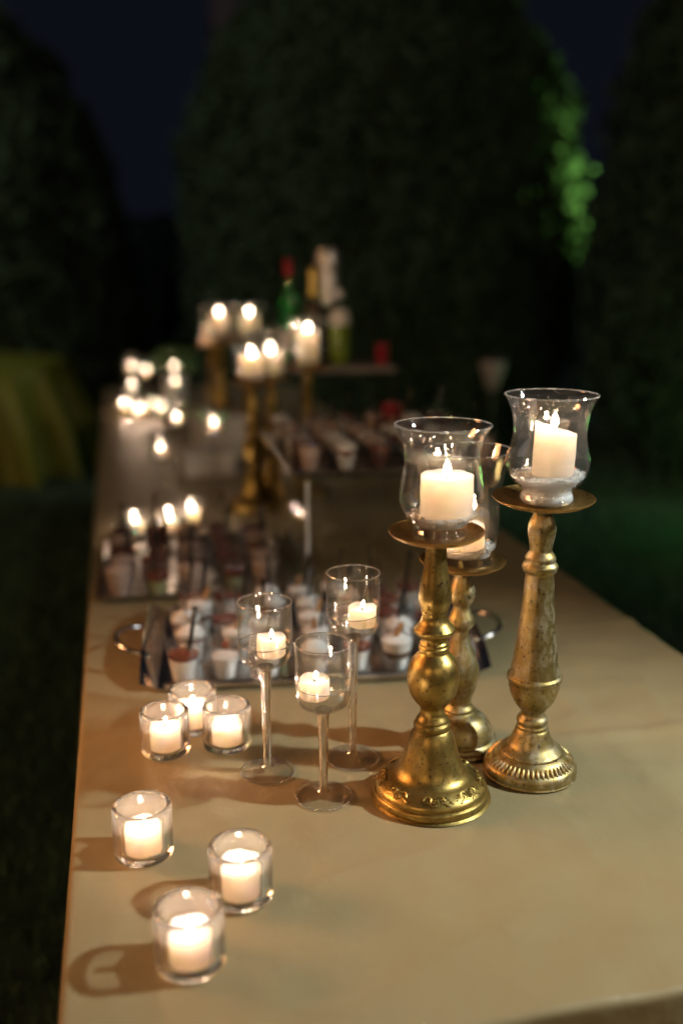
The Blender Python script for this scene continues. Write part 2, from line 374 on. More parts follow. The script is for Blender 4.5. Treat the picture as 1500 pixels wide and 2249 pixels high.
# ================================================================== GROUND
def make_lawn():
    n = 40; S = 60
    v, f = [], []
    for j in range(n + 1):
        for i in range(n + 1):
            x = -S + 2 * S * i / n; y = -S + 2 * S * j / n + 20
            v.append((x, y, 0.0))
    for j in range(n):
        for i in range(n): a = j * (n + 1) + i; f.append((a, a + 1, a + n + 2, a + n + 1))
    tag(link('lawn', mesh_from('lawn', v, f, soil)), kind='structure')
    # grass blades
    g = np.random.default_rng(3)
    N = 70000
    x = np.concatenate([g.uniform(-3.2, -0.05, N // 2), g.uniform(0.9, 5.5, N // 2)])
    y = np.concatenate([g.uniform(0.3, 9, N // 2), g.uniform(0.9, 8, N // 2)])
    a = g.uniform(0, 2 * PI, N); h = g.uniform(0.025, 0.06, N); wd = g.uniform(0.003, 0.006, N); ln = g.uniform(0, 0.03, N); b = g.uniform(0, 2 * PI, N)
    V = np.zeros((N, 3, 3))
    V[:, 0] = np.stack([x - np.cos(a) * wd, y - np.sin(a) * wd, np.zeros(N)], 1)
    V[:, 1] = np.stack([x + np.cos(a) * wd, y + np.sin(a) * wd, np.zeros(N)], 1)
    V[:, 2] = np.stack([x + np.cos(b) * ln, y + np.sin(b) * ln, h], 1)
    me = bpy.data.meshes.new('grass'); me.vertices.add(N * 3); me.vertices.foreach_set('co', V.reshape(-1))
    me.loops.add(N * 3); me.loops.foreach_set('vertex_index', np.arange(N * 3)); me.polygons.add(N); me.polygons.foreach_set('loop_start', np.arange(N) * 3)
    me.update(calc_edges=True); me.materials.append(grass_m)
    tag(link('grass', me), 'short dark green lawn grass around the buffet table', 'grass', kind='stuff')
make_lawn()

# ================================================================== TREES AND HEDGES
def leaf_cloud(name, pts, nrm, size, m, seed):
    g = np.random.default_rng(seed); N = len(pts)
    d = nrm + g.normal(0, 0.7, (N, 3)); d /= np.linalg.norm(d, axis=1)[:, None]
    u = np.cross(d, g.normal(0, 1, (N, 3))); u /= np.linalg.norm(u, axis=1)[:, None]; v = np.cross(d, u)
    s = (size * g.uniform(0.55, 1.35, N))[:, None]
    V = np.stack([pts - u * s * 0.9, pts - v * s * 0.38 + d * s * 0.1, pts + u * s * 0.9, pts + v * s * 0.38 + d * s * 0.1], 1)
    me = bpy.data.meshes.new(name); me.vertices.add(N * 4); me.vertices.foreach_set('co', V.reshape(-1))
    me.loops.add(N * 4); me.loops.foreach_set('vertex_index', np.arange(N * 4)); me.polygons.add(N); me.polygons.foreach_set('loop_start', np.arange(N) * 4)
    me.update(calc_edges=True); me.materials.append(m)
    return me
def conifer(name, label, base, prof, n, seed, size=0.06, lump=0.16, depth=0.22):
    """prof: list of (z, radius); leaves spread through a lumpy outer shell"""
    g = np.random.default_rng(seed)
    zs = np.array([p[0] for p in prof]); rs = np.array([p[1] for p in prof])
    pts, nr = [], []
    zmax = zs[-1]
    cnt = 0
    while cnt < n:
        z = g.uniform(0.15, zmax); r = np.interp(z, zs, rs)
        if g.uniform() > (r + 0.15) / (rs.max() + 0.15): continue
        a = g.uniform(0, 2 * PI)
        q = Vector((math.cos(a) * 2.2 * r, math.sin(a) * 2.2 * r, z * 2.0 + seed))
        lm = noise.noise(q) * lump + noise.noise(q * 2.7) * lump * 0.55
        rr = r * (1 - depth * g.uniform() ** 1.6) + lm + g.normal(0, 0.025)
        if noise.noise(q * 4.1) < -0.34 and g.uniform() < 0.8: continue
        pts.append((rr * math.cos(a), rr * math.sin(a), z + g.normal(0, 0.03))); nr.append((math.cos(a), math.sin(a), 0.5)); cnt += 1
    t = empty(name, base); tag(t, label, 'tree')
    link('crown', leaf_cloud(name + '_crown', np.array(pts), np.array(nr), size, leaf_m, seed), t)
    tr = []
    tr.append(tube_data([(0, 0, 0), (0.03, 0.02, zmax * 0.35), (0.0, 0.04, zmax * 0.7), (0, 0, zmax * 0.93)], [0.11, 0.085, 0.05, 0.012], 9))
    for k in range(16):
        z = zmax * (0.15 + 0.045 * k); a = k * 2.4; r = np.interp(z, zs, rs) * 0.8
        tr.append(tube_data([(0, 0, z), (math.cos(a) * r * 0.5, math.sin(a) * r * 0.5, z + 0.12 * r), (math.cos(a) * r, math.sin(a) * r, z + 0.35 * r)], [0.03, 0.02, 0.006], 6))
    v, f = join(tr); link('trunk', mesh_from(name + '_trunk', v, f, bark), t)
    return t
conifer('conifer_tree', 'broad dark conifer in the middle with a green-lit right flank', (2.15, 8.3, 0),
        [(0, 1.25), (0.5, 1.5), (1.6, 1.62), (2.3, 1.58), (2.9, 1.38), (3.4, 1.02), (3.8, 0.55), (4.05, 0.1)], 80000, 11, 0.05)
conifer('conifer_tree', 'dark conifer cut off by the right edge of the picture', (4.05, 6.05, 0),
        [(0, 0.75), (0.8, 0.95), (1.8, 0.95), (2.4, 0.92), (2.9, 0.72), (3.3, 0.38), (3.55, 0.06)], 30000, 23, 0.055)
conifer('conifer_tree', 'dim conifer at the left edge behind the yellow-clothed table', (-1.35, 10.2, 0),
        [(0, 1.3), (0.8, 1.55), (1.8, 1.5), (2.6, 1.25), (3.2, 0.9), (3.9, 0.1)], 30000, 37, 0.075)
def low_hedge():
    g = np.random.default_rng(5); N = 26000
    x = g.uniform(-9, 11, N); z = g.uniform(0.05, 2.0, N); y = 14.0 + g.normal(0, 0.12, N)
    lm = np.array([noise.noise(Vector((a * 0.9, 0.3, b * 1.2))) for a, b in zip(x, z)])
    z = z * (1 + 0.12 * lm); y = y - lm * 0.35
    t = empty('clipped_hedge', (0, 14, 0)); tag(t, 'low dark hedge running far behind the trees', 'hedge')
    link('foliage', leaf_cloud('hedge_leaves', np.stack([x, y - 14, z], 1), np.tile(np.array([[0, -1, 0.4]]), (N, 1)), 0.10, leaf_m, 5), t)
low_hedge()
def bare_trunk():
    t = empty('tall_tree', (1.45, 13.0, 0)); tag(t, 'tall pale trunk rising behind the middle conifer towards upper left', 'tree')
    pr = smooth_profile([(0.26, 0), (0.21, 0.6), (0.19, 2.0), (0.18, 4.0), (0.17, 6.5), (0.14, 8.0)], 6)
    link('trunk', lathe('tall_trunk', pr, pale_bark, 18, wob=0.08), t)
    g = np.random.default_rng(9); N = 6000
    p = g.normal(0, 1, (N, 3)); p /= np.linalg.norm(p, axis=1)[:, None]; p *= (g.uniform(0.4, 1, N) ** 0.5)[:, None] * np.array([[1.5, 1.5, 1.0]]); p[:, 2] += 8.6
    link('crown', leaf_cloud('tall_crown', p, p * 0.3, 0.12, leaf_m, 9), t)
bare_trunk()

# ================================================================== YELLOW TABLE FAR LEFT
def draped_round(cx, cy, rad, h):
    v, f = [], []; S = 160; rows = 22
    v.append((0, 0, h)); rings = []
    for j in range(rows + 8):
        ring = []
        for k in range(S):
            a = 2 * PI * k / S
            if j < 5: r = rad * (j + 1) / 5 * 0.985; z = h
            elif j < 8: q = (j - 4) / 4 * PI / 2; r = rad * 0.985 + 0.02 * math.sin(q); z = h - 0.02 * (1 - math.cos(q))
            else:
                t = (j - 7) / (rows); z = h - 0.02 - t * (h - 0.04)
                fold = math.sin(a * 17 + 0.8 * math.sin(a * 3)) + 0.4 * math.sin(a * 37 + 1.0)
                r = rad + 0.02 + 0.16 * t + 0.11 * min(1, t * 1.8) * fold
            ring.append(len(v)); v.append((r * math.cos(a), r * math.sin(a), z))
        rings.append(ring)
    for k in range(S): f.append((0, rings[0][k], rings[0][(k + 1) % S]))
    for A, B in zip(rings, rings[1:]):
        for k in range(S): k2 = (k + 1) % S; f.append((A[k], B[k], B[k2], A[k2]))
    return v, f
v, f = draped_round(0, 0, 0.72, 0.76)
tag(link('tablecloth', mesh_from('yellow_tablecloth', v, f, yellow_cloth, True, 80), None, (-1.10, 7.45, 0)), 'yellow-green cloth hanging in folds on the distant table at left', 'tablecloth')
t2 = empty('round_table', (-1.10, 7.45, 0)); tag(t2, 'distant table at the left hidden under the yellow-green cloth', 'table')
link('table_top', lathe('far_table_top', [(0, 0.72), (0.69, 0.72), (0.70, 0.73), (0.69, 0.752), (0, 0.752)], wood_m, 48), t2)
for k in range(4):
    a = PI / 4 + k * PI / 2
    v, f = tube_data([(0.5 * math.cos(a), 0.5 * math.sin(a), 0), (0.45 * math.cos(a), 0.45 * math.sin(a), 0.72)], 0.02, 8)
    link('leg', mesh_from('far_table_leg', v, f, wood_m), t2)

# ================================================================== GARDEN LAMP
gl = empty('garden_lamp', (1.82, 4.72, 0)); tag(gl, 'small white cone-shaped garden lamp on a thin pole behind the table', 'garden lamp')
link('pole', lathe('lamp_pole', [(0, 0), (0.035, 0), (0.035, 0.01), (0.009, 0.03), (0.008, 0.82), (0.0, 0.82)], lamp_metal, 14), gl)
link('lamp_shade', lathe('lamp_shade', smooth_profile([(0.012, 0.815), (0.025, 0.83), (0.045, 0.88), (0.060, 0.93), (0.063, 0.955)], 3) + [(0.058, 0.965), (0.0, 0.972)], lamp_white, 24), gl)
link('cap', lathe('lamp_cap', [(0.066, 0.964), (0.066, 0.972), (0.04, 0.985), (0, 0.99)], lamp_metal, 24), gl)

# ================================================================== BUFFET TABLE AND CLOTH
X0, X1, Y0, Y1 = -0.09, 0.98, 0.746, 5.75
bt = empty('buffet_table', ((X0 + X1) / 2, (Y0 + Y1) / 2, 0)); tag(bt, 'long buffet table under the khaki satin cloth', 'table')
link('table_top', box('buffet_top', (0, 0, 0.726), (X1 - X0 - 0.03, Y1 - Y0 - 0.03, 0.03), wood_m, 0.004), bt)
for sx in (-0.46, 0.46):
    for sy in (-2.3, -0.75, 0.75, 2.3):
        link('leg', box('buffet_leg', (0, 0, 0.355), (0.05, 0.05, 0.71), wood_m, 0.004), bt, (sx, sy, 0))

def make_cloth():
    rr = 0.008
    nx, ny = 130, 420
    ys = Y0 + rr + (Y1 - Y0 - 2 * rr) * (np.linspace(0, 1, ny + 1) ** 1.35)
    xs = np.linspace(X0 + rr, X1 - rr, nx + 1)
    spots = [(0.039, 0.892, 0.04), (0.103, 0.990, 0.04), (-0.002, 1.101, 0.04), (0.037, 1.359, 0.04), (0.127, 1.357, 0.04), (0.082, 1.425, 0.04), (0.174, 1.266, 0.04), (0.238, 1.183, 0.04), (0.300, 1.278, 0.04), (0.379, 1.156, 0.08), (0.537, 1.191, 0.066), (0.463, 1.290, 0.06)]
    def free(x, y):
        d = min(math.hypot(x - a, y - b) - r_ for a, b, r_ in spots)
        d = min(d, 1.50 - y) if y < 1.5 and x < 0.66 else (min(d, x - 0.66) if y >= 1.5 else d)
        return max(0.0, min(1.0, d / 0.07))
    def hz(x, y):
        q = Vector((x * 2.1, y * 1.3, 0.0))
        z = -0.0016 + 0.0011 * noise.noise(q) + 0.0006 * noise.noise(q * 2.9) + 0.0005 * noise.noise(Vector((x * 9 + 2 * y, y * 3.5, 3.0)))
        fr = free(x, y)
        if fr > 0:
            wv = noise.noise(Vector((x * 7 + y * 3, y * 16 - x * 5, 5.0))) * 0.0030 + noise.noise(Vector((x * 17 - y * 5, y * 8 + x * 4, 9.0))) * 0.0020
            wv += (1 - abs(noise.noise(Vector((x * 5 + 1.3 * y, y * 5.5 - 2 * x, 2.0)))) * 2) ** 4 * 0.0022
            z += fr * wv
        # pressed fold across the table behind the candlesticks, and a lengthwise one
        d = (y - (1.268 + 0.010 * math.sin(x * 5))) / 0.017
        z += 0.0070 * math.exp(-d * d) * (1 / (1 + math.exp(-(x - 0.60) / 0.025)))
        d = (y - (1.72 - 0.05 * (x - 0.7))) / 0.016
        z += 0.0028 * math.exp(-d * d) * (1 / (1 + math.exp(-(x - 0.60) / 0.05)))
        d = (x - 0.70 - 0.02 * math.sin(y * 3)) / 0.02
        z += 0.0018 * math.exp(-d * d)
        # soft pull wrinkles running out from the stand feet
        d = (y - 0.955 - 0.30 * (x - 0.45)) / 0.02
        z += 0.0012 * math.exp(-d * d) * math.exp(-((x - 0.46) / 0.08) ** 2)
        return T + min(z, 0.0068)
    V, F_ = [], []
    for y in ys:
        for x in xs: V.append((x, y, hz(x, y)))
    W = nx + 1
    for j in range(ny):
        for i in range(nx): a = j * W + i; F_.append((a, a + 1, a + W + 1, a + W))
    loop = [(i, 0) for i in range(nx)] + [(nx, j) for j in range(ny)] + [(i, ny) for i in range(nx, 0, -1)] + [(0, j) for j in range(ny, 0, -1)]
    prev = [j * W + i for i, j in loop]; n = len(loop)
    dirs = []
    for i, j in loop:
        dx = (-1 if i == 0 else (1 if i == nx else 0)); dy = (-1 if j == 0 else (1 if j == ny else 0)); dirs.append((dx, dy))
    # arc length for the folds
    s, acc = [], 0.0
    for k in range(n):
        s.append(acc); a = V[prev[k]]; b = V[prev[(k + 1) % n]]; acc += math.hypot(a[0] - b[0], a[1] - b[1])
    base = [V[p] for p in prev]
    steps = [('arc', q) for q in (0.25, 0.5, 0.75, 1.0)] + [('drop', q) for q in (0.01, 0.03, 0.07, 0.13, 0.22, 0.34, 0.48, 0.62, 0.70)]
    for kind, q in steps:
        cur = []
        for k in range(n):
            bx, by, bz = base[k]; dx, dy = dirs[k]
            if kind == 'arc': off = rr * math.sin(q * PI / 2); z = bz - rr * (1 - math.cos(q * PI / 2))
            else:
                fo = math.sin(s[k] * 21 + 1.5 * math.sin(s[k] * 3.7)) + 0.4 * math.sin(s[k] * 47)
                off = rr + 0.03 * q + 0.045 * min(1, q * 1.8) * (0.5 + 0.5 * fo); z = bz - rr - q
            cur.append(len(V)); V.append((bx + dx * off, by + dy * off, z))
        for k in range(n):
            k2 = (k + 1) % n; F_.append((prev[k], cur[k], cur[k2], prev[k2]))
        prev = cur
    return tag(link('tablecloth', mesh_from('khaki_tablecloth', V, F_, cloth_m, True, 89)), 'khaki gold satin cloth covering the long buffet table', 'tablecloth')
cloth = make_cloth()

# ================================================================== CANDLES
def flame_mesh(s):
    return lathe('flame_%g' % s, [(0, -0.001 * s), (0.0017 * s, 0.0005 * s), (0.0042 * s, 0.004 * s), (0.0049 * s, 0.0075 * s), (0.0040 * s, 0.012 * s), (0.0020 * s, 0.0165 * s), (0, 0.0205 * s)], flame_m, 12)
LIGHTS = {}
def flame_light(kind, power, parent, loc, col=(1.0, 0.68, 0.46)):
    if kind not in LIGHTS:
        d = bpy.data.lights.new('candle_light', 'POINT'); d.energy = power; d.color = col; d.shadow_soft_size = 0.0018; LIGHTS[kind] = d
    o = bpy.data.objects.new('candle_light', LIGHTS[kind]); C.objects.link(o); o.parent = parent; o.location = loc
    return o
def candle(name, label, cat, loc, r, h, kind, power, group=None, fs=1.0, tilt=(0, 0), slant=0.0, off=(0, 0), seed=0, rz=0.0):
    t = empty(name, loc); t.rotation_euler = (tilt[0], tilt[1], rz)
    tag(t, label, cat, group)
    k = 'wax_%g_%g_%g_%d' % (r, h, slant, seed)
    if k not in MESH:
        pr = [(0, 0), (r * 0.93, 0), (r, 0.002)] + [(r * (1 + 0.006 * math.sin(i * 2.1 + seed)), h * i / 6) for i in range(1, 6)] + [(r, h - 0.002), (r * 0.97, h), (r * 0.90, h - 0.001), (r * 0.78, h - 0.004), (r * 0.45, h - 0.0055), (0.0012, h - 0.006), (0, h - 0.006)]
        v, f = lathe_data(pr, 36, wob=0.02, seed=seed * 3.0)
        v2 = []
        for x, y, z in v:
            if z > h * 0.6:
                z += slant * x / r * (z - h * 0.6) / (h * 0.4)
                if z > h * 0.9: z += 0.0024 * noise.noise(Vector((x * 80, y * 80, seed)))
            v2.append((x, y, z))
        MESH[k] = mesh_from(k, v2, f, wax, True, 50)
    link('wax', MESH[k], t)
    zt = h - 0.006 + slant * off[0] / r
    wv, wf = tube_data([(0, 0, -0.003), (0.0002, 0, 0.004), (0.0012, 0.0004, 0.0085)], [0.0009, 0.0009, 0.0006], 6)
    if 'wick' not in MESH: MESH['wick'] = mesh_from('wick', wv, wf, wick_m)
    wk = link('wick', MESH['wick'], t, (off[0], off[1], zt))
    link('flame', flame_mesh(fs), wk, (0.001, 0, 0.005), (0.03 * math.sin(seed * 7), 0.08 * math.sin(seed * 5), 0))
    flame_light(kind, power, t, (off[0] + 0.001, off[1], zt + 0.0075 + 0.0205 * fs))
    return t

# ------------------------------------------------------------------ thick glass votive holders
vot_prof = [(0, 0.0), (0.030, 0.0), (0.0335, 0.0008), (0.0355, 0.0030), (0.0360, 0.008), (0.0360, 0.058), (0.0358, 0.0625), (0.0345, 0.0652), (0.0322, 0.0660), (0.0298, 0.0652), (0.0284, 0.0625), (0.0281, 0.058), (0.0276, 0.014), (0.0265, 0.0085), (0.0230, 0.0062), (0.010, 0.0058), (0, 0.0057)]
glass_far = thin_glass('far_votive_glass', dirt_glint=0.03, boost=3.0)
def votive(x, y, where, group, seed=0, near=False, off=(0, 0)):
    far = y > 2
    o = tag(link('votive_holder', lathe('far_votive_holder' if far else 'votive_holder', vot_prof, glass_far if far else glass_thick, 72, angle=80), None, (x, y, T)), 'thick glass votive holder, ' + where, 'candle holder', group + ', holders')
    candle('votive_candle', 'lit votive candle, ' + where, 'candle', (x + off[0], y + off[1], T + 0.0066), 0.0228, (0.037, 0.0345, 0.0395, 0.033, 0.036, 0.031, 0.035)[seed % 7], 'near_votive' if near or y < 2 else 'votive', VP if y < 2 else 0.35, group + ', candles', 0.62, seed=seed)
    return o
VP = 0.6
votive(0.039, 0.892, 'nearest to the front left corner', 'votives at the front', 1, True)
votive(0.103, 0.990, 'right-hand one of the front three', 'votives at the front', 2, True)
votive(-0.002, 1.101, 'closest to the left edge among the front three', 'votives at the front', 3, True)
votive(0.037, 1.359, 'left of the huddled three before the handled tray', 'huddled votives', 4)
votive(0.127, 1.357, 'right one of the huddled three, beside a stem glass', 'huddled votives', 5)
votive(0.082, 1.425, 'rear one of the huddled three, touching the handled tray', 'huddled votives', 6)
votive(0.017, 2.56, 'left one of three behind the second dessert tray', 'middle votives', 4)
votive(0.106, 2.585, 'centre one of three behind the second dessert tray', 'middle votives', 5)
votive(0.170, 2.665, 'right one of three behind the second dessert tray', 'middle votives', 6)
votive(0.012, 4.80, 'left one of the farthest three', 'far votives', 4)
votive(0.078, 4.64, 'front one of the farthest three', 'far votives', 5)
votive(0.150, 4.76, 'right one of the farthest three', 'far votives', 6)

# ------------------------------------------------------------------ stemmed glasses with floating candles
def stem_glass(x, y, hb, where, group, off=(0, 0), seed=0):
    """hb = height of the bowl floor above the table"""
    t = empty('candle_glass', (x, y, T)); tag(t, 'tall stemmed clear candle glass, ' + where, 'candle glass', group + ', glasses')
    outer = [(0.0001, 0.0), (0.010, 0.0004), (0.024, 0.0034), (0.032, 0.0085), (0.0358, 0.016), (0.0372, 0.026)] + [(0.0374, z) for z in (0.04, 0.055, 0.07, 0.085)] + [(0.0373, 0.092)]
    bo = link('bowl', lathe('candle_bowl', wall(outer, 0.0014), glass_bowl, 56, angle=80), t, (0, 0, hb))
    link('lip', torus('bowl_lip', 0.0367, 0.00095, glass_rim), bo, (0, 0, 0.0925))
    key_ = 'stem_%g' % hb
    pr = smooth_profile([(0.0115, hb - 0.0002), (0.0085, hb - 0.006), (0.0074, hb - 0.014), (0.0068, hb - 0.035), (0.0062, hb * 0.6), (0.0058, hb * 0.35), (0.0057, 0.020), (0.0066, 0.0125), (0.009, 0.0092)], 3)
    link('stem', lathe(key_, [(0, hb - 0.0001)] + pr + [(0.0, 0.0091)], glass_stem, 28, wob=0.03, angle=80), t)
    link('foot', lathe('glass_foot', [(0, 0.0088), (0.009, 0.0086), (0.013, 0.0066), (0.022, 0.0042), (0.032, 0.0026), (0.0376, 0.0018), (0.0384, 0.0010), (0.0376, 0.0004), (0.030, 0.0003), (0.016, 0.0018), (0, 0.003)], glass_foot, 56, angle=80), t)
    link('foot_rim', torus('foot_rim', 0.0380, 0.0009, glass_rim), t, (0, 0, 0.0012))
    wz = 0.034
    wp = [(0, 0.0022), (0.010, 0.0026), (0.0225, 0.0054), (0.0300, 0.0100), (0.0339, 0.0170), (0.0354, 0.026), (0.0356, wz - 0.001), (0.0357, wz + 0.0008), (0.0345, wz), (0, wz)]
    tag(link('water', lathe('bowl_water', wp, water_m, 56, angle=60), None, (x, y, T + hb)), 'water in the stemmed glass, ' + where, 'water', kind='stuff')
    link('water_line', torus('water_line', 0.0357, 0.0008, glass_rim), bo, (0, 0, wz + 0.0004))
    candle('floating_candle', 'lit floating candle in the glass, ' + where, 'candle', (x + off[0], y + off[1], T + hb + 0.0165), 0.0195, 0.027, 'float', 0.08, group + ', candles', 0.52, seed=seed)
    return t
stem_glass(0.174, 1.266, 0.160, 'left one of the front three', 'front stem glasses', (0.008, -0.002), 7)
stem_glass(0.238, 1.183, 0.1275, 'shortest and nearest of the front three', 'front stem glasses', (-0.011, 0.004), 8)
stem_glass(0.300, 1.278, 0.189, 'tallest and rearmost of the front three', 'front stem glasses', (0.012, -0.004), 9)
stem_glass(0.110, 3.07, 0.095, 'left of the blurred three past the second tray', 'middle stem glasses', (0, 0), 7)
stem_glass(0.281, 3.14, 0.155, 'right of the blurred three past the second tray', 'middle stem glasses', (0, 0), 8)
stem_glass(0.183, 3.46, 0.128, 'rear of the blurred three past the second tray', 'middle stem glasses', (0, 0), 9)
stem_glass(0.055, 4.78, 0.175, 'left one of the farthest cluster', 'far stem glasses', (0, 0), 7)
stem_glass(0.119, 4.70, 0.165, 'middle one of the farthest cluster', 'far stem glasses', (0, 0), 8)
stem_glass(0.235, 4.47, 0.205, 'right one of the farthest cluster', 'far stem glasses', (0, 0), 9)
stem_glass(0.230, 4.36, 0.150, 'added for a reflection, lower right of the farthest cluster', 'far stem glasses', (0, 0), 7)  # added glass and flame, standing in for a reflected flame
stem_glass(0.050, 4.62, 0.110, 'added for a reflection, lower left of the farthest cluster', 'far stem glasses', (0, 0), 8)  # likewise added where only a reflected flame shows
stem_glass(0.166, 4.24, 0.055, 'very short one beside the farthest cluster', 'far stem glasses', (0, 0), 9)

# ------------------------------------------------------------------ turned candlesticks
S1 = [(0.0, 0.0), (0.0745, 0.0), (0.0775, 0.003), (0.0782, 0.008), (0.0765, 0.0125), (0.0740, 0.0135), (0.0745, 0.0165), (0.0725, 0.021), (0.066, 0.0265), (0.058, 0.031), (0.0525, 0.0335), (0.0475, 0.0375), (0.0430, 0.044), (0.0395, 0.0525), (0.0362, 0.063), (0.0330, 0.075), (0.0290, 0.088), (0.0245, 0.0965), (0.0225, 0.0985), (0.0240, 0.1005), (0.0246, 0.104), (0.0232, 0.1075), (0.0205, 0.1095), (0.0215, 0.1115), (0.0195, 0.115), (0.0165, 0.120), (0.0160, 0.127), (0.0185, 0.1325), (0.0255, 0.141), (0.0312, 0.152), (0.0342, 0.168), (0.0335, 0.182), (0.0295, 0.194), (0.0225, 0.203), (0.0190, 0.2075), (0.0200, 0.2105), (0.0198, 0.214), (0.0180, 0.2165), (0.0190, 0.219), (0.0165, 0.2225), (0.0165, 0.2265), (0.0225, 0.2300), (0.0262, 0.2345), (0.0270, 0.2385), (0.0245, 0.2415), (0.0225, 0.2440), (0.0185, 0.2490), (0.0165, 0.2550), (0.0160, 0.2600), (0.0175, 0.2620), (0.0172, 0.2655), (0.0178, 0.2670), (0.0207, 0.2760), (0.0210, 0.2850), (0.0190, 0.3010), (0.0155, 0.3190), (0.0134, 0.3370), (0.0140, 0.3530), (0.0165, 0.3570), (0, 0.3570)]
S3 = [(0.0, 0.0), (0.0600, 0.0), (0.0640, 0.003), (0.0650, 0.009), (0.0630, 0.0145), (0.0590, 0.0180), (0.0560, 0.0190), (0.0530, 0.0225), (0.0490, 0.0265), (0.0455, 0.0290), (0.0440, 0.0300), (0.0440, 0.0330), (0.0400, 0.0365), (0.0330, 0.0420), (0.0290, 0.0490), (0.0260, 0.0560), (0.0232, 0.0630), (0.0210, 0.0660), (0.0218, 0.0690), (0.0200, 0.0720), (0.0205, 0.0740), (0.0222, 0.0775), (0.0205, 0.0815), (0.0178, 0.0850), (0.0165, 0.0890), (0.0185, 0.0945), (0.0250, 0.1030), (0.0308, 0.1140), (0.0345, 0.1270), (0.0352, 0.1360), (0.0368, 0.1375), (0.0380, 0.1410), (0.0370, 0.1450), (0.0345, 0.1470), (0.0335, 0.1520), (0.0300, 0.1740), (0.0265, 0.1990), (0.0236, 0.2270), (0.0212, 0.2520), (0.0197, 0.2790), (0.0188, 0.2890), (0.0196, 0.2930), (0.0215, 0.2945), (0.0238, 0.2985), (0.0240, 0.3030), (0.0215, 0.3065), (0.0200, 0.3090), (0.0205, 0.3130), (0.0190, 0.3170), (0.0155, 0.3220), (0.0148, 0.3260), (0.0165, 0.3370), (0.0188, 0.3500), (0.0175, 0.3620), (0.0130, 0.3720), (0.0110, 0.3780), (0.0130, 0.3850), (0, 0.3850)]
S2 = [(0.0, 0.0), (0.0550, 0.0), (0.0580, 0.003), (0.0585, 0.009), (0.0560, 0.0130), (0.0535, 0.0150), (0.0530, 0.0190), (0.0495, 0.0290), (0.0440, 0.0390), (0.0360, 0.0475), (0.0265, 0.0520), (0.0225, 0.0545), (0.0235, 0.0580), (0.0220, 0.0610), (0.0185, 0.0660), (0.0190, 0.0720), (0.0240, 0.0880), (0.0285, 0.1060), (0.0280, 0.1230), (0.0230, 0.1400), (0.0165, 0.1570), (0.0122, 0.1730), (0.0118, 0.1800), (0.0150, 0.1830), (0.0190, 0.1890), (0.0192, 0.1960), (0.0150, 0.2060), (0.0122, 0.2130), (0.0120, 0.2180), (0.0165, 0.2240), (0.0196, 0.2350), (0.0185, 0.2430), (0.0135, 0.2560), (0.0110, 0.2640), (0.0125, 0.2740), (0, 0.2740)]
def plate_prof(r):
    o = [(0.0, -0.001), (0.020, -0.001), (r * 0.60, 0.0), (r * 0.82, 0.0034), (r * 0.96, 0.0082), (r, 0.0108)]
    return o + [(r * 0.997, 0.0120), (r * 0.955, 0.0100), (r * 0.81, 0.0050), (r * 0.60, 0.0014), (0, 0.0010)]
def scroll_ornament():
    parts = []
    def on(a, s):                       # point on the sloping band of the S1 foot: s 0..1 from low to high
        r = 0.0728 - 0.0150 * s; z = 0.0215 + 0.0110 * s
        return Vector((r * math.cos(a), r * math.sin(a), z))
    for k in range(8):
        a0 = k * PI / 4 + 0.35
        for sgn in (1, -1):
            pts = []
            for i in range(22):
                q = i / 21; th = q * 2.2 * PI; rad = 0.095 * (1 - q * 0.85)
                pts.append(on(a0 + sgn * (0.12 + math.cos(th) * rad * 1.0), 0.5 + math.sin(th) * (0.42 * (1 - q * 0.85))))
            parts.append(tube_data(pts, [0.0016 * (1 - 0.4 * i / 21) for i in range(22)], 6))
            pts = [on(a0 + sgn * (0.02 + 0.24 * i / 10), 0.12 + 0.22 * math.sin(i / 10 * PI)) for i in range(11)]
            parts.append(tube_data(pts, 0.0013, 6))
            for i in range(3): 
                p = on(a0 + sgn * (0.26 + 0.03 * i), 0.75 - 0.18 * i); parts.append(ico_data(p, (0.0016, 0.0016, 0.0012)))
        for i in range(6):
            th = i * PI / 3; p = on(a0 + 0.030 * math.cos(th), 0.55 + 0.20 * math.sin(th)); parts.append(ico_data(p, 0.0021))
        parts.append(ico_data(on(a0, 0.55), 0.0019))
    return join(parts)
def gadroons():
    parts = []
    for k in range(52):
        a = 2 * PI * k / 52; pts = []
        for s in (0, 0.25, 0.5, 0.75, 1):
            r = 0.0605 - 0.0110 * s; z = 0.0168 + 0.0088 * s
            pts.append((r * math.cos(a), r * math.sin(a), z))
        parts.append(tube_data(pts, [0.0009, 0.0022, 0.0026, 0.0021, 0.0009], 6))
    return join(parts)
def candlestick(kind, x, y, where, group, rz=0.0, material=None):
    prof, m, pr, zt = {'gold': (S1, gold_m, 0.0605, 0.3580), 'tall': (S3, silver_gold, 0.0675, 0.3862), 'short': (S2, silver_gold, 0.0615, 0.2752)}[kind]
    if material: m = material
    t = empty('candlestick', (x, y, T), rz); tag(t, where, 'candlestick', group)
    key_ = 'turned_%s_%s' % (kind, m.name)
    col_ = link('turned_column', lathe(key_, smooth_profile(prof, 3), m, 64, angle=70), t)
    link('drip_plate', lathe('plate_%s' % kind, plate_prof(pr), plate_m, 64, wob=0.006, angle=50), t, (0, 0, zt), (0.02, -0.015, 0))
    if kind == 'gold':
        if 'scrolls_' + m.name not in MESH: v, f = scroll_ornament(); MESH['scrolls_' + m.name] = mesh_from('scrolls', v, f, m)
        link('scroll_relief', MESH['scrolls_' + m.name], col_)
    if kind == 'tall':
        if 'gadroon_' + m.name not in MESH: v, f = gadroons(); MESH['gadroon_' + m.name] = mesh_from('gadroons', v, f, m)
        link('gadroon_band', MESH['gadroon_' + m.name], col_)
    return T + zt + 0.0018
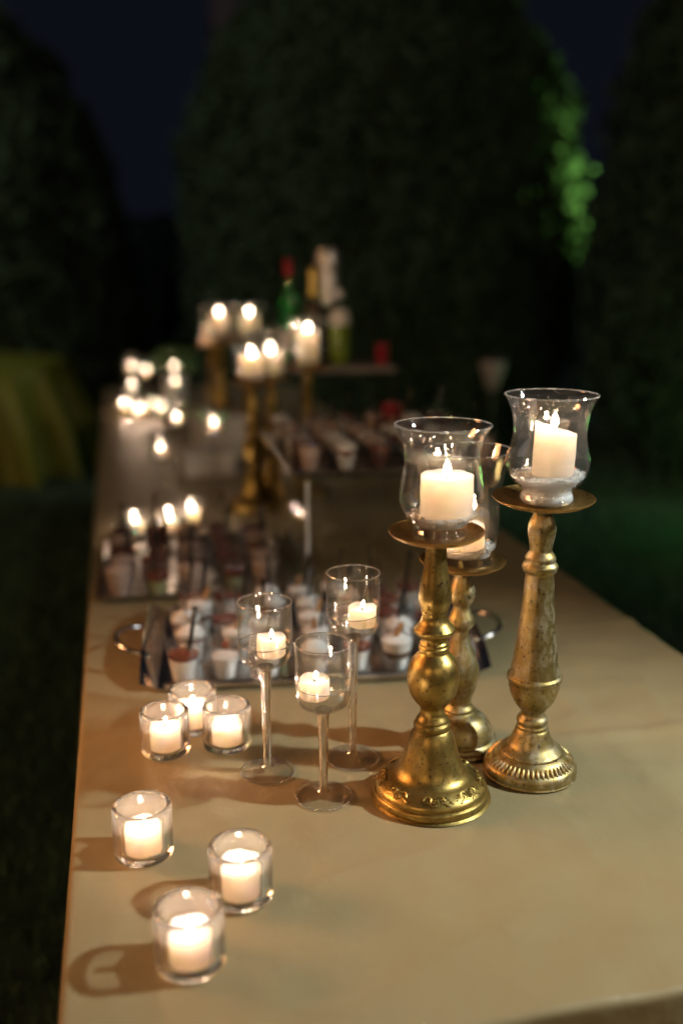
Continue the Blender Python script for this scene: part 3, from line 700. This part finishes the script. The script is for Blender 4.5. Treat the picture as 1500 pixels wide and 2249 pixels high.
HUR = [(0.0001, 0.0), (0.030, 0.0004), (0.0350, 0.0020), (0.0373, 0.0060), (0.0360, 0.0110), (0.0338, 0.0160), (0.0345, 0.0195), (0.0392, 0.0250), (0.0450, 0.0305), (0.0498, 0.0380), (0.0528, 0.0480), (0.0533, 0.0570), (0.0520, 0.0680), (0.0492, 0.0820), (0.0472, 0.0960), (0.0474, 0.1080), (0.0500, 0.1210), (0.0545, 0.1330), (0.0602, 0.1440)]
HUR2 = [(0.0001, 0.0), (0.032, 0.0004), (0.0390, 0.0020), (0.0410, 0.0070), (0.0395, 0.0130), (0.0380, 0.0190), (0.0400, 0.0250), (0.0440, 0.0300), (0.0462, 0.0380), (0.0466, 0.0550), (0.0470, 0.0800), (0.0478, 0.1000), (0.0495, 0.1200), (0.0530, 0.1400), (0.0580, 0.1560), (0.0618, 0.1680)]
def salt_prof(src, level, start=0.0, inset=0.0022):
    p = [(max(r - inset, 0.0), z + 0.0022) for r, z in src if start <= z < level - 0.004]
    if start: p = [(0.0, p[0][1])] + p
    rr = p[-1][0]
    return [(0, p[0][1])] + p[1:] + [(rr + 0.0005, level - 0.002), (rr - 0.003, level), (0, level + 0.001)]
def hurricane(x, y, z, kind, where, group, smeared=False, candle_r=0.0325, candle_h=0.052, salt=0.032, tilt=(0, 0), slant=0.0, coff=(0, 0), foff=(0, 0), seed=1, power=0.22, rz=0.0, start=0.0155):
    src = HUR if kind == 'bell' else HUR2
    m = glass_smeared if smeared else glass_hurricane
    key_ = 'hurricane_%s_%s' % (kind, m.name)
    o = tag(link('hurricane_glass', lathe(key_, wall(smooth_profile(src, 3), 0.0017), m, 72, wob=0.004, angle=80), None, (x, y, z), (0, 0, rz)), 'flared clear hurricane glass ' + where, 'hurricane glass', group + ', glasses')
    link('lip', torus('hurricane_lip_%s' % kind, src[-1][0] - 0.0006, 0.0010, glass_rim), o, (0, 0, src[-1][1] + 0.0004))
    sk = 'salt_%s_%g_%g' % (kind, salt, start)
    if sk not in MESH:
        v, f = lathe_data(salt_prof(smooth_profile(src, 2), salt, start), 40)
        v = [(a, b, c + (0.0016 * noise.noise(Vector((a * 160, b * 160, 1))) + 0.05 * a if c > salt - 0.003 else 0)) for a, b, c in v]
        pr_ = smooth_profile(src, 2); zz = [p[1] for p in pr_]; rr_ = [p[0] for p in pr_]
        parts = [([(a * 0.985, b * 0.985, c) for a, b, c in v], f)]; g_ = random.Random(4)
        for q in range(420):
            a = g_.uniform(0, 2 * PI)
            if q % 6 == 0: cz = g_.uniform(start + 0.003, salt); cr = float(np.interp(cz, zz, rr_)) - 0.0030
            else: cr = (float(np.interp(salt, zz, rr_)) - 0.003) * math.sqrt(g_.uniform(0, 1)); cz = salt + g_.uniform(-0.001, 0.0012) + 0.05 * cr * math.cos(a)
            bv, bf = box_data((0, 0, 0), [g_.uniform(0.0010, 0.0022) for _ in range(3)])
            mt = Matrix.Translation((cr * math.cos(a), cr * math.sin(a), cz)) @ Matrix.Rotation(g_.uniform(0, 6), 4, Vector((g_.uniform(-1, 1), g_.uniform(-1, 1), 0.3)).normalized())
            parts.append(([tuple(mt @ Vector(p)) for p in bv], bf))
        v, f = join(parts)
        MESH[sk] = mesh_from(sk, v, f, salt_m, True, 20)
    tag(link('salt', MESH[sk], None, (x, y, z)), 'coarse white salt filling the foot of the hurricane glass ' + where, 'salt', kind='stuff')
    candle('pillar_candle', 'lit white pillar candle in the hurricane glass ' + where, 'candle', (x + coff[0], y + coff[1], z + salt - 0.002), candle_r, candle_h, 'pillar', power, group + ', candles', 1.0, tilt, slant, foff, seed)

z = candlestick('gold', 0.379, 1.156, 'bright antique gold candlestick with scroll relief on its bell foot, nearest', 'front candlesticks', 0.2)
hurricane(0.384, 1.156, z, 'bell', 'on the nearest bright gold candlestick', 'front hurricanes', candle_r=0.0330, candle_h=0.052, coff=(0.006, -0.002), foff=(0.0, 0.0), seed=1)
z = candlestick('tall', 0.537, 1.191, 'tall tapered washed gold candlestick with beaded foot, rightmost', 'front candlesticks', 0.5)
hurricane(0.541, 1.191, z, 'bell', 'on the rightmost tapered candlestick', 'front hurricanes', True, 0.0272, 0.064, 0.040, (0.01, 0.02), -0.008, (0.006, -0.002), (-0.004, -0.002), seed=2, start=0.0)
z = candlestick('short', 0.463, 1.290, 'shortest silvery candlestick half hidden behind the bright gold one', 'front candlesticks', 0.9)
hurricane(0.466, 1.290, z, 'tall', 'on the short candlestick behind the gold one', 'front hurricanes', False, 0.0350, 0.034, 0.030, (0, 0), 0, (-0.009, 0), (-0.008, 0), seed=3)
# middle trio
z = candlestick('gold', 0.362, 2.80, 'blurred gold candlestick, left of the middle three', 'middle candlesticks', 1.0)
hurricane(0.362, 2.80, z, 'bell', 'on the left one of the middle candlesticks', 'middle hurricanes', seed=1)
z = candlestick('gold', 0.432, 2.90, 'blurred gold candlestick, centre of the middle three', 'middle candlesticks', 0.0)
hurricane(0.432, 2.90, z, 'bell', 'on the centre one of the middle candlesticks', 'middle hurricanes', seed=1)
z = candlestick('tall', 0.545, 2.92, 'blurred gold candlestick beside the bottle shelf, right of the middle three', 'middle candlesticks', 0.0, gold_m)
hurricane(0.545, 2.92, z, 'bell', 'beside the bottle shelf', 'middle hurricanes', False, 0.0330, 0.082, 0.032, seed=4)
# far trio
z = candlestick('tall', 0.385, 3.92, 'blurred gold candlestick, left of the farthest three', 'far candlesticks', 0.0, gold_m)
hurricane(0.385, 3.92, z, 'bell', 'on the left one of the farthest candlesticks', 'far hurricanes', False, 0.0330, 0.082, 0.032, seed=5)
z = candlestick('tall', 0.500, 3.90, 'blurred gold candlestick, right of the farthest three', 'far candlesticks', 0.3, gold_m)
hurricane(0.500, 3.90, z, 'bell', 'on the right one of the farthest candlesticks', 'far hurricanes', False, 0.0330, 0.082, 0.032, seed=6)
z = candlestick('gold', 0.372, 4.10, 'blurred gold candlestick, lower one at the back of the farthest three', 'far candlesticks', 0.6)
hurricane(0.372, 4.10, z, 'bell', 'on the lower one of the farthest candlesticks', 'far hurricanes', seed=1)

# ================================================================== DESSERT TRAYS
ORD = ['first', 'second', 'third', 'fourth', 'fifth', 'sixth', 'seventh', 'eighth']
cup_outer = [(0.0001, 0.0), (0.016, 0.0003), (0.0185, 0.001), (0.0200, 0.004), (0.0240, 0.030), (0.0280, 0.055), (0.0300, 0.070)]
def layer(key_, z0, z1, m, dome=0.0):
    ri = lambda z: np.interp(z, [0, 0.004, 0.03, 0.055, 0.07], [0.0165, 0.0186, 0.0227, 0.0267, 0.0287])
    pr = [(0, z0), (ri(z0), z0), (ri((z0 + z1) / 2), (z0 + z1) / 2), (ri(z1), z1), (ri(z1) * 0.75, z1 + dome * 0.6), (ri(z1) * 0.35, z1 + dome), (0, z1 + dome)]
    return lathe(key_, pr, m, 22, wob=0.06 if dome else 0.0)
def spoon_mesh():
    if 'spoon' not in MESH:
        v, f = join([box_data((0, 0, 0.035), (0.0065, 0.0022, 0.085), 0.0008), box_data((0, 0.0005, 0.081), (0.0095, 0.0024, 0.020), 0.001)])
        MESH['spoon'] = mesh_from('spoon', v, f, black_plastic)
    return MESH['spoon']
biscuit_m = principled('biscuit', (0.36, 0.20, 0.09), 0.7, nscale=120, col2=(0.46, 0.28, 0.14), bump=0.6, bscale=200)
RECIPES = {
    'mousse': ('white mousse cup topped with red jam', [('mousse_layer', 0.002, 0.041, 'white_mousse', 0), ('jam_layer', 0.0415, 0.050, 'red_jam', 0.002)]),
    'cream': ('white mousse cup with a cream dollop', [('mousse_layer', 0.002, 0.030, 'white_mousse', 0), ('jam_layer', 0.0305, 0.046, 'red_jam', 0.001), ('cream_dollop', 0.0465, 0.054, 'white_mousse', 0.012)]),
    'pinkcup': ('pink mousse cup', [('mousse_layer', 0.002, 0.052, 'pink_mousse', 0.008)]),
    'green': ('pale green cream cup topped with red jam', [('cream_layer', 0.002, 0.030, 'pale_green_cream', 0), ('jam_layer', 0.0305, 0.050, 'red_jam', 0.003)]),
    'berry': ('white mousse cup with a red berry on top', [('mousse_layer', 0.002, 0.047, 'white_mousse', 0.006)]),
    'biscuit': ('layered cream cup with a biscuit stick', [('cream_layer', 0.002, 0.024, 'white_mousse', 0), ('chocolate_layer', 0.0245, 0.034, 'chocolate_cream', 0), ('cream_top', 0.0345, 0.052, 'white_mousse', 0.007)]),
    'choc': ('chocolate cream cup', [('cream_layer', 0.002, 0.040, 'chocolate_cream', 0), ('jam_layer', 0.0405, 0.054, 'red_jam', 0.004)]),
}
def dessert(x, y, z, recipe, where, group, spoon=True, seed=0, s=1.0):
    desc, layers = RECIPES[recipe]
    s *= rng.uniform(0.93, 1.05)
    t = empty('dessert_cup', (x, y, z), seed * 1.3); t.scale = (s, s, s)
    tag(t, desc + ', ' + where, 'dessert cup', group)
    link('cup', lathe('dessert_cup', wall(cup_outer, 0.0008), plastic_clear, 22, angle=60), t)
    for nm, a, b, mm, dome in layers: link(nm, layer('%s_%s_%g' % (nm, mm, a), a, b, MATS[mm], dome), t)
    if recipe == 'berry':
        if 'berry' not in MESH: v, f = ico_data((0, 0, 0), (0.0085, 0.008, 0.0085), 2); MESH['berry'] = mesh_from('berry', v, f, jam, True, 60)
        link('berry', MESH['berry'], t, (0.004 * math.cos(seed), 0.004 * math.sin(seed), 0.060))
    if recipe == 'biscuit': link('biscuit', box('biscuit', (0, 0, 0.012), (0.009, 0.009, 0.045), biscuit_m, 0.002), t, (-0.006, 0.004, 0.050), (0.35, 0.2, seed))
    if spoon: link('spoon', spoon_mesh(), t, (0.008 * math.cos(seed), 0.008 * math.sin(seed), 0.040), (0.16 * math.sin(seed * 3.1), 0.16 * math.cos(seed * 2.3), seed))
    return t

def end_wall(sx, hx, hy, h, m, nm):
    """flaring curled end of a tray"""
    v, f = [], []; n = 24
    prof = [(0.0, 0.0015), (0.003, 0.004), (0.006, h * 0.35), (0.015, h * 0.75), (0.027, h), (0.030, h + 0.001), (0.029, h - 0.001), (0.0175, h * 0.73), (0.0085, h * 0.33), (0.0055, 0.006), (0.0, 0.0005)]
    for j in range(n + 1):
        y = -hy + 2 * hy * j / n; e = abs(2 * j / n - 1); sc_ = 1 - 0.75 * e ** 4
        for px, pz in prof: v.append((sx * (hx + px), y, pz * (sc_ if pz > 0.006 else 1)))
    m_ = len(prof)
    for j in range(n):
        for i in range(m_ - 1): a = j * m_ + i; f.append((a, a + 1, a + m_ + 1, a + m_))
    return mesh_from(nm, v, f, m)
def tray(x, y, z, hx, hy, rz, label, m, ends=0.0, lip=0.012, handles=False, nm='tray'):
    t = empty('serving_tray', (x, y, z), rz); tag(t, label, 'tray')
    pts = []
    rc = 0.02
    for cx, cy, a0 in ((hx - rc, hy - rc, 0), (-hx + rc, hy - rc, PI / 2), (-hx + rc, -hy + rc, PI), (hx - rc, -hy + rc, 3 * PI / 2)):
        for k in range(7): a = a0 + k * PI / 12; pts.append((cx + rc * math.cos(a), cy + rc * math.sin(a)))
    n = len(pts); V, F_ = [], []
    rows = [(0.985, 0.0), (1.0, 0.0012), (1.0, 0.003)] if ends else [(0.97, 0.0), (0.985, 0.002), (1.0, lip), (1.008, lip + 0.001), (1.006, lip - 0.0012)]
    for s, zz in rows:
        for px, py in pts: V.append((px * s, py * s, zz))
    inner = [(0.985, 0.0028)] if ends else [(0.99, lip - 0.001), (0.976, 0.0035), (0.965, 0.002)]
    for s, zz in inner:
        for px, py in pts: V.append((px * s, py * s, zz))
    nr = len(rows) + len(inner)
    for r_ in range(nr - 1):
        for k in range(n): k2 = (k + 1) % n; F_.append((r_ * n + k, r_ * n + k2, (r_ + 1) * n + k2, (r_ + 1) * n + k))
    F_.append(tuple(range(n))[::-1]); F_.append(tuple(range((nr - 1) * n, nr * n)))
    link('tray_floor', mesh_from(nm, V, F_, m, True, 40), t)
    if ends:
        for sx in (-1, 1): link('end_wall', end_wall(sx, hx - 0.004, hy * 0.97, ends, m, nm + '_end'), t)
        v, f = tube_data([(-hx + 0.015, -hy + 0.003, 0.008), (hx - 0.015, -hy + 0.003, 0.008)], 0.0065, 10); link('front_rail', mesh_from(nm + '_rail', v, f, dark_steel), t)  # front rail in darker steel: its dark reflection is put into the colour
        v, f = tube_data([(-hx + 0.015, hy - 0.003, 0.008), (hx - 0.015, hy - 0.003, 0.008)], 0.0065, 10); link('back_rail', mesh_from(nm + '_rail', v, f, m), t)
    if handles:
        for sx in (-1, 1):
            pts_ = []
            for k in range(25):
                a = -PI / 2 + PI * k / 24
                pts_.append((sx * (hx + 0.012 + 0.062 * math.cos(a) ** 0.8 if math.cos(a) > 1e-6 else hx * sx / sx * 1 * sx + 0.012 * sx), 0.066 * math.sin(a) - 0.055, ends * 0.75 + 0.010 * math.cos(a)))
            pts_[0] = (sx * (hx + 0.010), -0.121, ends * 0.72); pts_[-1] = (sx * (hx + 0.010), 0.011, ends * 0.72)
            v, f = tube_data(pts_, 0.0048, 10); link('handle', mesh_from(nm + '_handle', v, f, m), t)
    return t
def place(cx, cy, rz, u, v): return (cx + u * math.cos(rz) - v * math.sin(rz), cy + u * math.sin(rz) + v * math.cos(rz))

# near tray with loop handles
tx, ty, tr_ = 0.322, 1.735, R(-5.5)
tray(tx, ty, T + 0.001, 0.275, 0.195, tr_, 'polished silver tray with loop handles and curled-up ends, nearest', silver_m, 0.050, handles=True, nm='handled_tray')
for j in range(5):
    for i in range(7):
        u = -0.225 + 0.074 * i + rng.uniform(-0.008, 0.008) + (0.015 if j % 2 else 0); v_ = -0.152 + 0.077 * j + rng.uniform(-0.008, 0.008)
        px, py = place(tx, ty, tr_, u, v_)
        rec = rng.choice(['mousse', 'mousse', 'cream', 'berry', 'biscuit', 'green']) if j else ['mousse', 'berry', 'mousse', 'cream', 'mousse', 'biscuit', 'mousse'][i]
        dessert(px, py, T + 0.0042, rec, '%s in the %s row, handled tray' % (ORD[i], ORD[j]), 'dessert cups on the handled tray', (i * 3 + j) % 2 == 0 or j > 2, i * 5 + j, 1.0)
# second tray at the left edge
ux, uy, ur = 0.142, 2.265, R(-2)
tray(ux, uy, T + 0.001, 0.205, 0.235, ur, 'rimmed dark steel tray at the left table edge behind the handled one', dark_steel, 0, 0.014, nm='left_tray')
kinds2 = ['pinkcup', 'green', 'pinkcup', 'choc', 'pinkcup']
for j in range(5):
    for i in range(5):
        u = -0.158 + 0.078 * i + rng.uniform(-0.006, 0.006); v_ = -0.185 + 0.082 * j + rng.uniform(-0.006, 0.006)
        px, py = place(ux, uy, ur, u, v_)
        rec = (['pinkcup', 'green', 'pinkcup', 'green', 'pinkcup'] if j == 0 else ['pinkcup', 'choc', 'green', 'choc', 'pinkcup'] if j % 2 else ['choc', 'choc', 'pinkcup', 'choc', 'mousse'])[i]
        dessert(px, py, T + 0.0032, rec, '%s in the %s row, left-edge tray' % (ORD[i], ORD[j]), 'dessert cups on the left-edge tray', (i + j) % 4 != 0, i * 3 + j * 2 + 1, 1.05)
# acrylic riser with a third tray
rx0, rx1, ry0, ry1, rh = 0.364, 0.640, 1.985, 2.42, 0.262
ar = empty('acrylic_riser', ((rx0 + rx1) / 2, (ry0 + ry1) / 2, T)); tag(ar, 'clear acrylic box riser carrying the raised dessert tray', 'riser')
hx, hy = (rx1 - rx0) / 2, (ry1 - ry0) / 2
frost = principled('polished_acrylic_edge', (0.62, 0.62, 0.60), 0.3, nscale=30, col2=(0.7, 0.7, 0.68), sss=0.4)
link('top_sheet', box('riser_top', (0, 0, rh - 0.003), (2 * hx, 2 * hy, 0.006), acrylic, 0.0006), ar)
link('side_sheet', box('riser_side', (0, 0, (rh - 0.0065) / 2), (0.006, 2 * hy, rh - 0.0065), acrylic, 0.0006), ar, (-hx + 0.003, 0, 0.0))
link('side_sheet', MESH['riser_side'], ar, (hx - 0.003, 0, 0.0))
link('back_sheet', box('riser_back', (0, 0, (rh - 0.0065) / 2), (2 * hx - 0.0125, 0.006, rh - 0.0065), acrylic, 0.0006), ar, (0, hy - 0.003, 0))
link('edge_strip', box('riser_edge', (0, 0, (rh - 0.008) / 2), (0.0072, 0.0035, rh - 0.008), frost, 0.0008), ar, (-hx + 0.003, -hy - 0.002, 0))
link('edge_strip', MESH['riser_edge'], ar, (hx - 0.003, -hy - 0.002, 0))
tray(0.585, 2.245, T + rh + 0.001, 0.245, 0.262, R(-1), 'flat rimmed steel tray raised on the acrylic riser', dark_steel, 0, 0.010, nm='raised_tray')
for j in range(6):
    for i in range(6):
        u = -0.195 + 0.078 * i + rng.uniform(-0.008, 0.008); v_ = -0.205 + 0.082 * j + rng.uniform(-0.008, 0.008)
        px, py = place(0.585, 2.245, R(-1), u, v_)
        rec = rng.choice(['pinkcup', 'cream', 'berry', 'choc', 'biscuit', 'choc'])
        if j == 0: rec = ['pinkcup', 'cream', 'choc', 'mousse', 'cream', 'pinkcup'][i]
        dessert(px, py, T + rh + 0.0033, rec, '%s in the %s row, raised tray' % (ORD[i], ORD[j]), 'dessert cups on the raised tray', (i + j) % 3 == 0, i + j * 2 + 2, 0.95)

# ================================================================== BOTTLE SHELF
sh = 0.372
shelf_m = principled('shelf_wood', (0.20, 0.16, 0.14), 0.4, nscale=12, col2=(0.27, 0.22, 0.19))
st = empty('bottle_shelf', (0.70, 3.22, T)); tag(st, 'raised shelf carrying the bottles behind the raised dessert tray', 'shelf')
link('shelf_board', box('shelf_board', (0, 0, sh - 0.009), (0.32, 0.30, 0.018), shelf_m, 0.002), st)
for sx in (-1, 1):
    for sy in (-1, 1): link('leg', box('shelf_leg', (0, 0, (sh - 0.0185) / 2), (0.012, 0.012, sh - 0.0185), acrylic, 0.001), st, (sx * 0.148, sy * 0.138, 0))
SZ = T + sh + 0.0005
def bottle(x, y, z, r, h, label, glass, parts, rz=0.0):
    t = empty('bottle', (x, y, z), rz); tag(t, label, 'bottle')
    hs = h * 0.58; nk = h * 0.74; rn = r * 0.36
    outer = [(0.0001, 0), (r * 0.85, 0.0004), (r, 0.005), (r, hs * 0.5), (r, hs), (r * 0.86, hs + (nk - hs) * 0.4), (r * 0.52, hs + (nk - hs) * 0.75), (rn, nk), (rn, h * 0.93)]
    link('glass', lathe('bottle_%g_%g_%s' % (r, h, glass.name), wall(outer, 0.002), glass, 28, angle=60), t)
    for nm, prof, m in parts: link(nm, lathe('%s_%g_%g_%s' % (nm, r, h, m.name), prof, m, 28, angle=50), t)
    return t
r, h = 0.034, 0.33
bottle(0.556, 3.32, SZ, r, h, 'green glass bottle with a red cap on the shelf, leftmost bottle', glass_green,
       [('cap', [(r * 0.42, h * 0.84), (r * 0.44, h * 0.86), (r * 0.44, h), (0, h + 0.002)], red_plastic), ('liquid', [(0, 0.004), (r * 0.88, 0.004), (r * 0.9, h * 0.57), (r * 0.45, h * 0.70), (r * 0.28, h * 0.75), (r * 0.28, h * 0.83), (0, h * 0.83)], green_drink), ('paper_label', [(r * 1.01, h * 0.12), (r * 1.015, h * 0.13), (r * 1.015, h * 0.30), (r * 1.01, h * 0.31)], label_m)])
r, h = 0.036, 0.305
bottle(0.628, 3.26, SZ, r, h, 'bottle of dark red drink with gold foil neck, second on the shelf', glass_bottle,
       [('foil_neck', [(r * 0.6, h * 0.70), (r * 0.48, h * 0.74), (r * 0.45, h * 0.80), (r * 0.46, h * 0.99), (r * 0.4, h), (0, h)], gold_foil), ('liquid', [(0, 0.004), (r * 0.9, 0.004), (r * 0.92, h * 0.57), (r * 0.6, h * 0.66), (0, h * 0.66)], syrup)])
r, h = 0.040, 0.365
bottle(0.690, 3.33, SZ, r, h, 'tallest bottle with a crumpled silver wrapped top', glass_bottle,
       [('wrapped_top', [(r * 1.02, h * 0.50)] + [(r * (1.04 + 0.10 * i / 8 + 0.07 * math.sin(i * 2.2)), h * (0.50 + 0.055 * i)) for i in range(9)] + [(r * 0.9, h), (0, h + 0.002)], foil), ('liquid', [(0, 0.004), (r * 0.9, 0.004), (r * 0.92, h * 0.4), (0, h * 0.4)], syrup)])
r, h = 0.034, 0.235
bottle(0.705, 3.205, SZ, r, h, 'bottle of yellow-green liqueur with white upper label, in front of the tallest', glass_bottle,
       [('liquid', [(0, 0.004), (r * 0.9, 0.004), (r * 0.92, h * 0.52), (0, h * 0.52)], olive), ('paper_label', [(r * 1.01, h * 0.53), (r * 1.03, h * 0.54), (r * 1.02, h * 0.60), (r * 0.9, h * 0.68), (r * 0.6, h * 0.75)], label_m), ('cap', [(r * 0.42, h * 0.88), (r * 0.45, h * 0.90), (r * 0.45, h), (0, h)], foil)])
def red_cup(x, y, z, label, s=1.0):
    t = empty('red_cup', (x, y, z)); t.scale = (s, s, s); tag(t, label, 'cup')
    link('cup_body', lathe('red_cup_body', wall([(0.0001, 0), (0.015, 0.0003), (0.018, 0.002), (0.0195, 0.03), (0.0215, 0.062), (0.0225, 0.066)], 0.001), red_plastic, 24), t)
    link('base_ring', lathe('red_cup_ring', [(0.0186, 0.002), (0.020, 0.003), (0.0203, 0.006), (0.0192, 0.008)], red_plastic, 24), t)
red_cup(0.825, 3.12, SZ, 'small red cup standing at the right end of the bottle shelf')
red_cup(0.668, 2.42, T + rh + 0.0035 + 0.0, 'small red cup among the desserts of the raised tray', 1.25)

# ================================================================== NAPKINS, BOX, GREENERY
def napkins(x, y, rz, label, n=14, s=0.165, lift=0.005):
    t = empty('napkin_stack', (x, y, T), rz); tag(t, label, 'napkins')
    if 'napkin' not in MESH:
        v, f = [], []; N = 8
        for j in range(N + 1):
            for i in range(N + 1):
                a = (i / N - 0.5) * s; b = (j / N - 0.5) * s; v.append((a, b, 0.0012 * noise.noise(Vector((a * 20, b * 20, 0)))))
        W = N + 1
        for j in range(N):
            for i in range(N): q = j * W + i; f.append((q, q + 1, q + W + 1, q + W))
        o = len(v); v += [(a, b, c + 0.0038) for a, b, c in v]; f += [tuple(i + o for i in q)[::-1] for q in f]
        rim = [i for i in range(W)] + [j * W + N for j in range(1, W)] + [N * W + i for i in range(N - 1, -1, -1)] + [j * W for j in range(N - 1, 0, -1)]
        for k in range(len(rim)): k2 = (k + 1) % len(rim); f.append((rim[k], rim[k2], rim[k2] + o, rim[k] + o))
        MESH['napkin'] = mesh_from('napkin', v, f, paper)
    for k in range(n): link('napkin', MESH['napkin'], t, (rng.uniform(-0.003, 0.003), rng.uniform(-0.003, 0.003), 0.0015 + k * lift), (0, 0, rng.uniform(-0.05, 0.05)))
napkins(0.275, 3.34, 0.05, 'stack of white paper napkins behind the middle stem glasses', 16)
napkins(0.345, 3.62, 0.2, 'taller pile of white napkins in front of the farthest candlesticks', 30)
def leafy(x, y, z, label):
    t = empty('potted_plant', (x, y, z)); tag(t, label, 'plant')
    link('pot', lathe('plant_pot', wall([(0.0001, 0), (0.045, 0.0004), (0.05, 0.003), (0.062, 0.10), (0.066, 0.12)], 0.004), paper, 28), t)
    g = np.random.default_rng(21); N = 700
    p = g.normal(0, 1, (N, 3)); p /= np.linalg.norm(p, axis=1)[:, None]; p *= (g.uniform(0.2, 1, N) ** 0.5)[:, None] * np.array([[0.13, 0.12, 0.10]]); p[:, 2] = np.abs(p[:, 2]) + 0.17
    link('foliage', leaf_cloud('plant_leaves', p, p * 4, 0.028, leaf_b, 2), t)
    v, f = join([tube_data([(0, 0, 0.08), (0.05 * math.cos(a), 0.05 * math.sin(a), 0.2), (0.09 * math.cos(a), 0.09 * math.sin(a), 0.26)], 0.003, 5) for a in (0.3, 1.5, 2.7, 3.9, 5.2)])
    link('stems', mesh_from('plant_stems', v, f, leaf_b), t)
leafy(0.27, 5.15, T, 'small leafy green plant at the far end of the table')

# refraction through the thick votive holders (shadow caustics)
for o in bpy.data.objects:
    if o.type == 'LIGHT' and o.name.split('.')[0] in ('garden_floodlight',): o.data.cycles.is_caustics_light = True
cloth.cycles.is_caustics_receiver = True
for o in bpy.data.objects:
    if o.name.startswith('votive_holder') and o.location.y < 2: o.cycles.is_caustics_caster = True
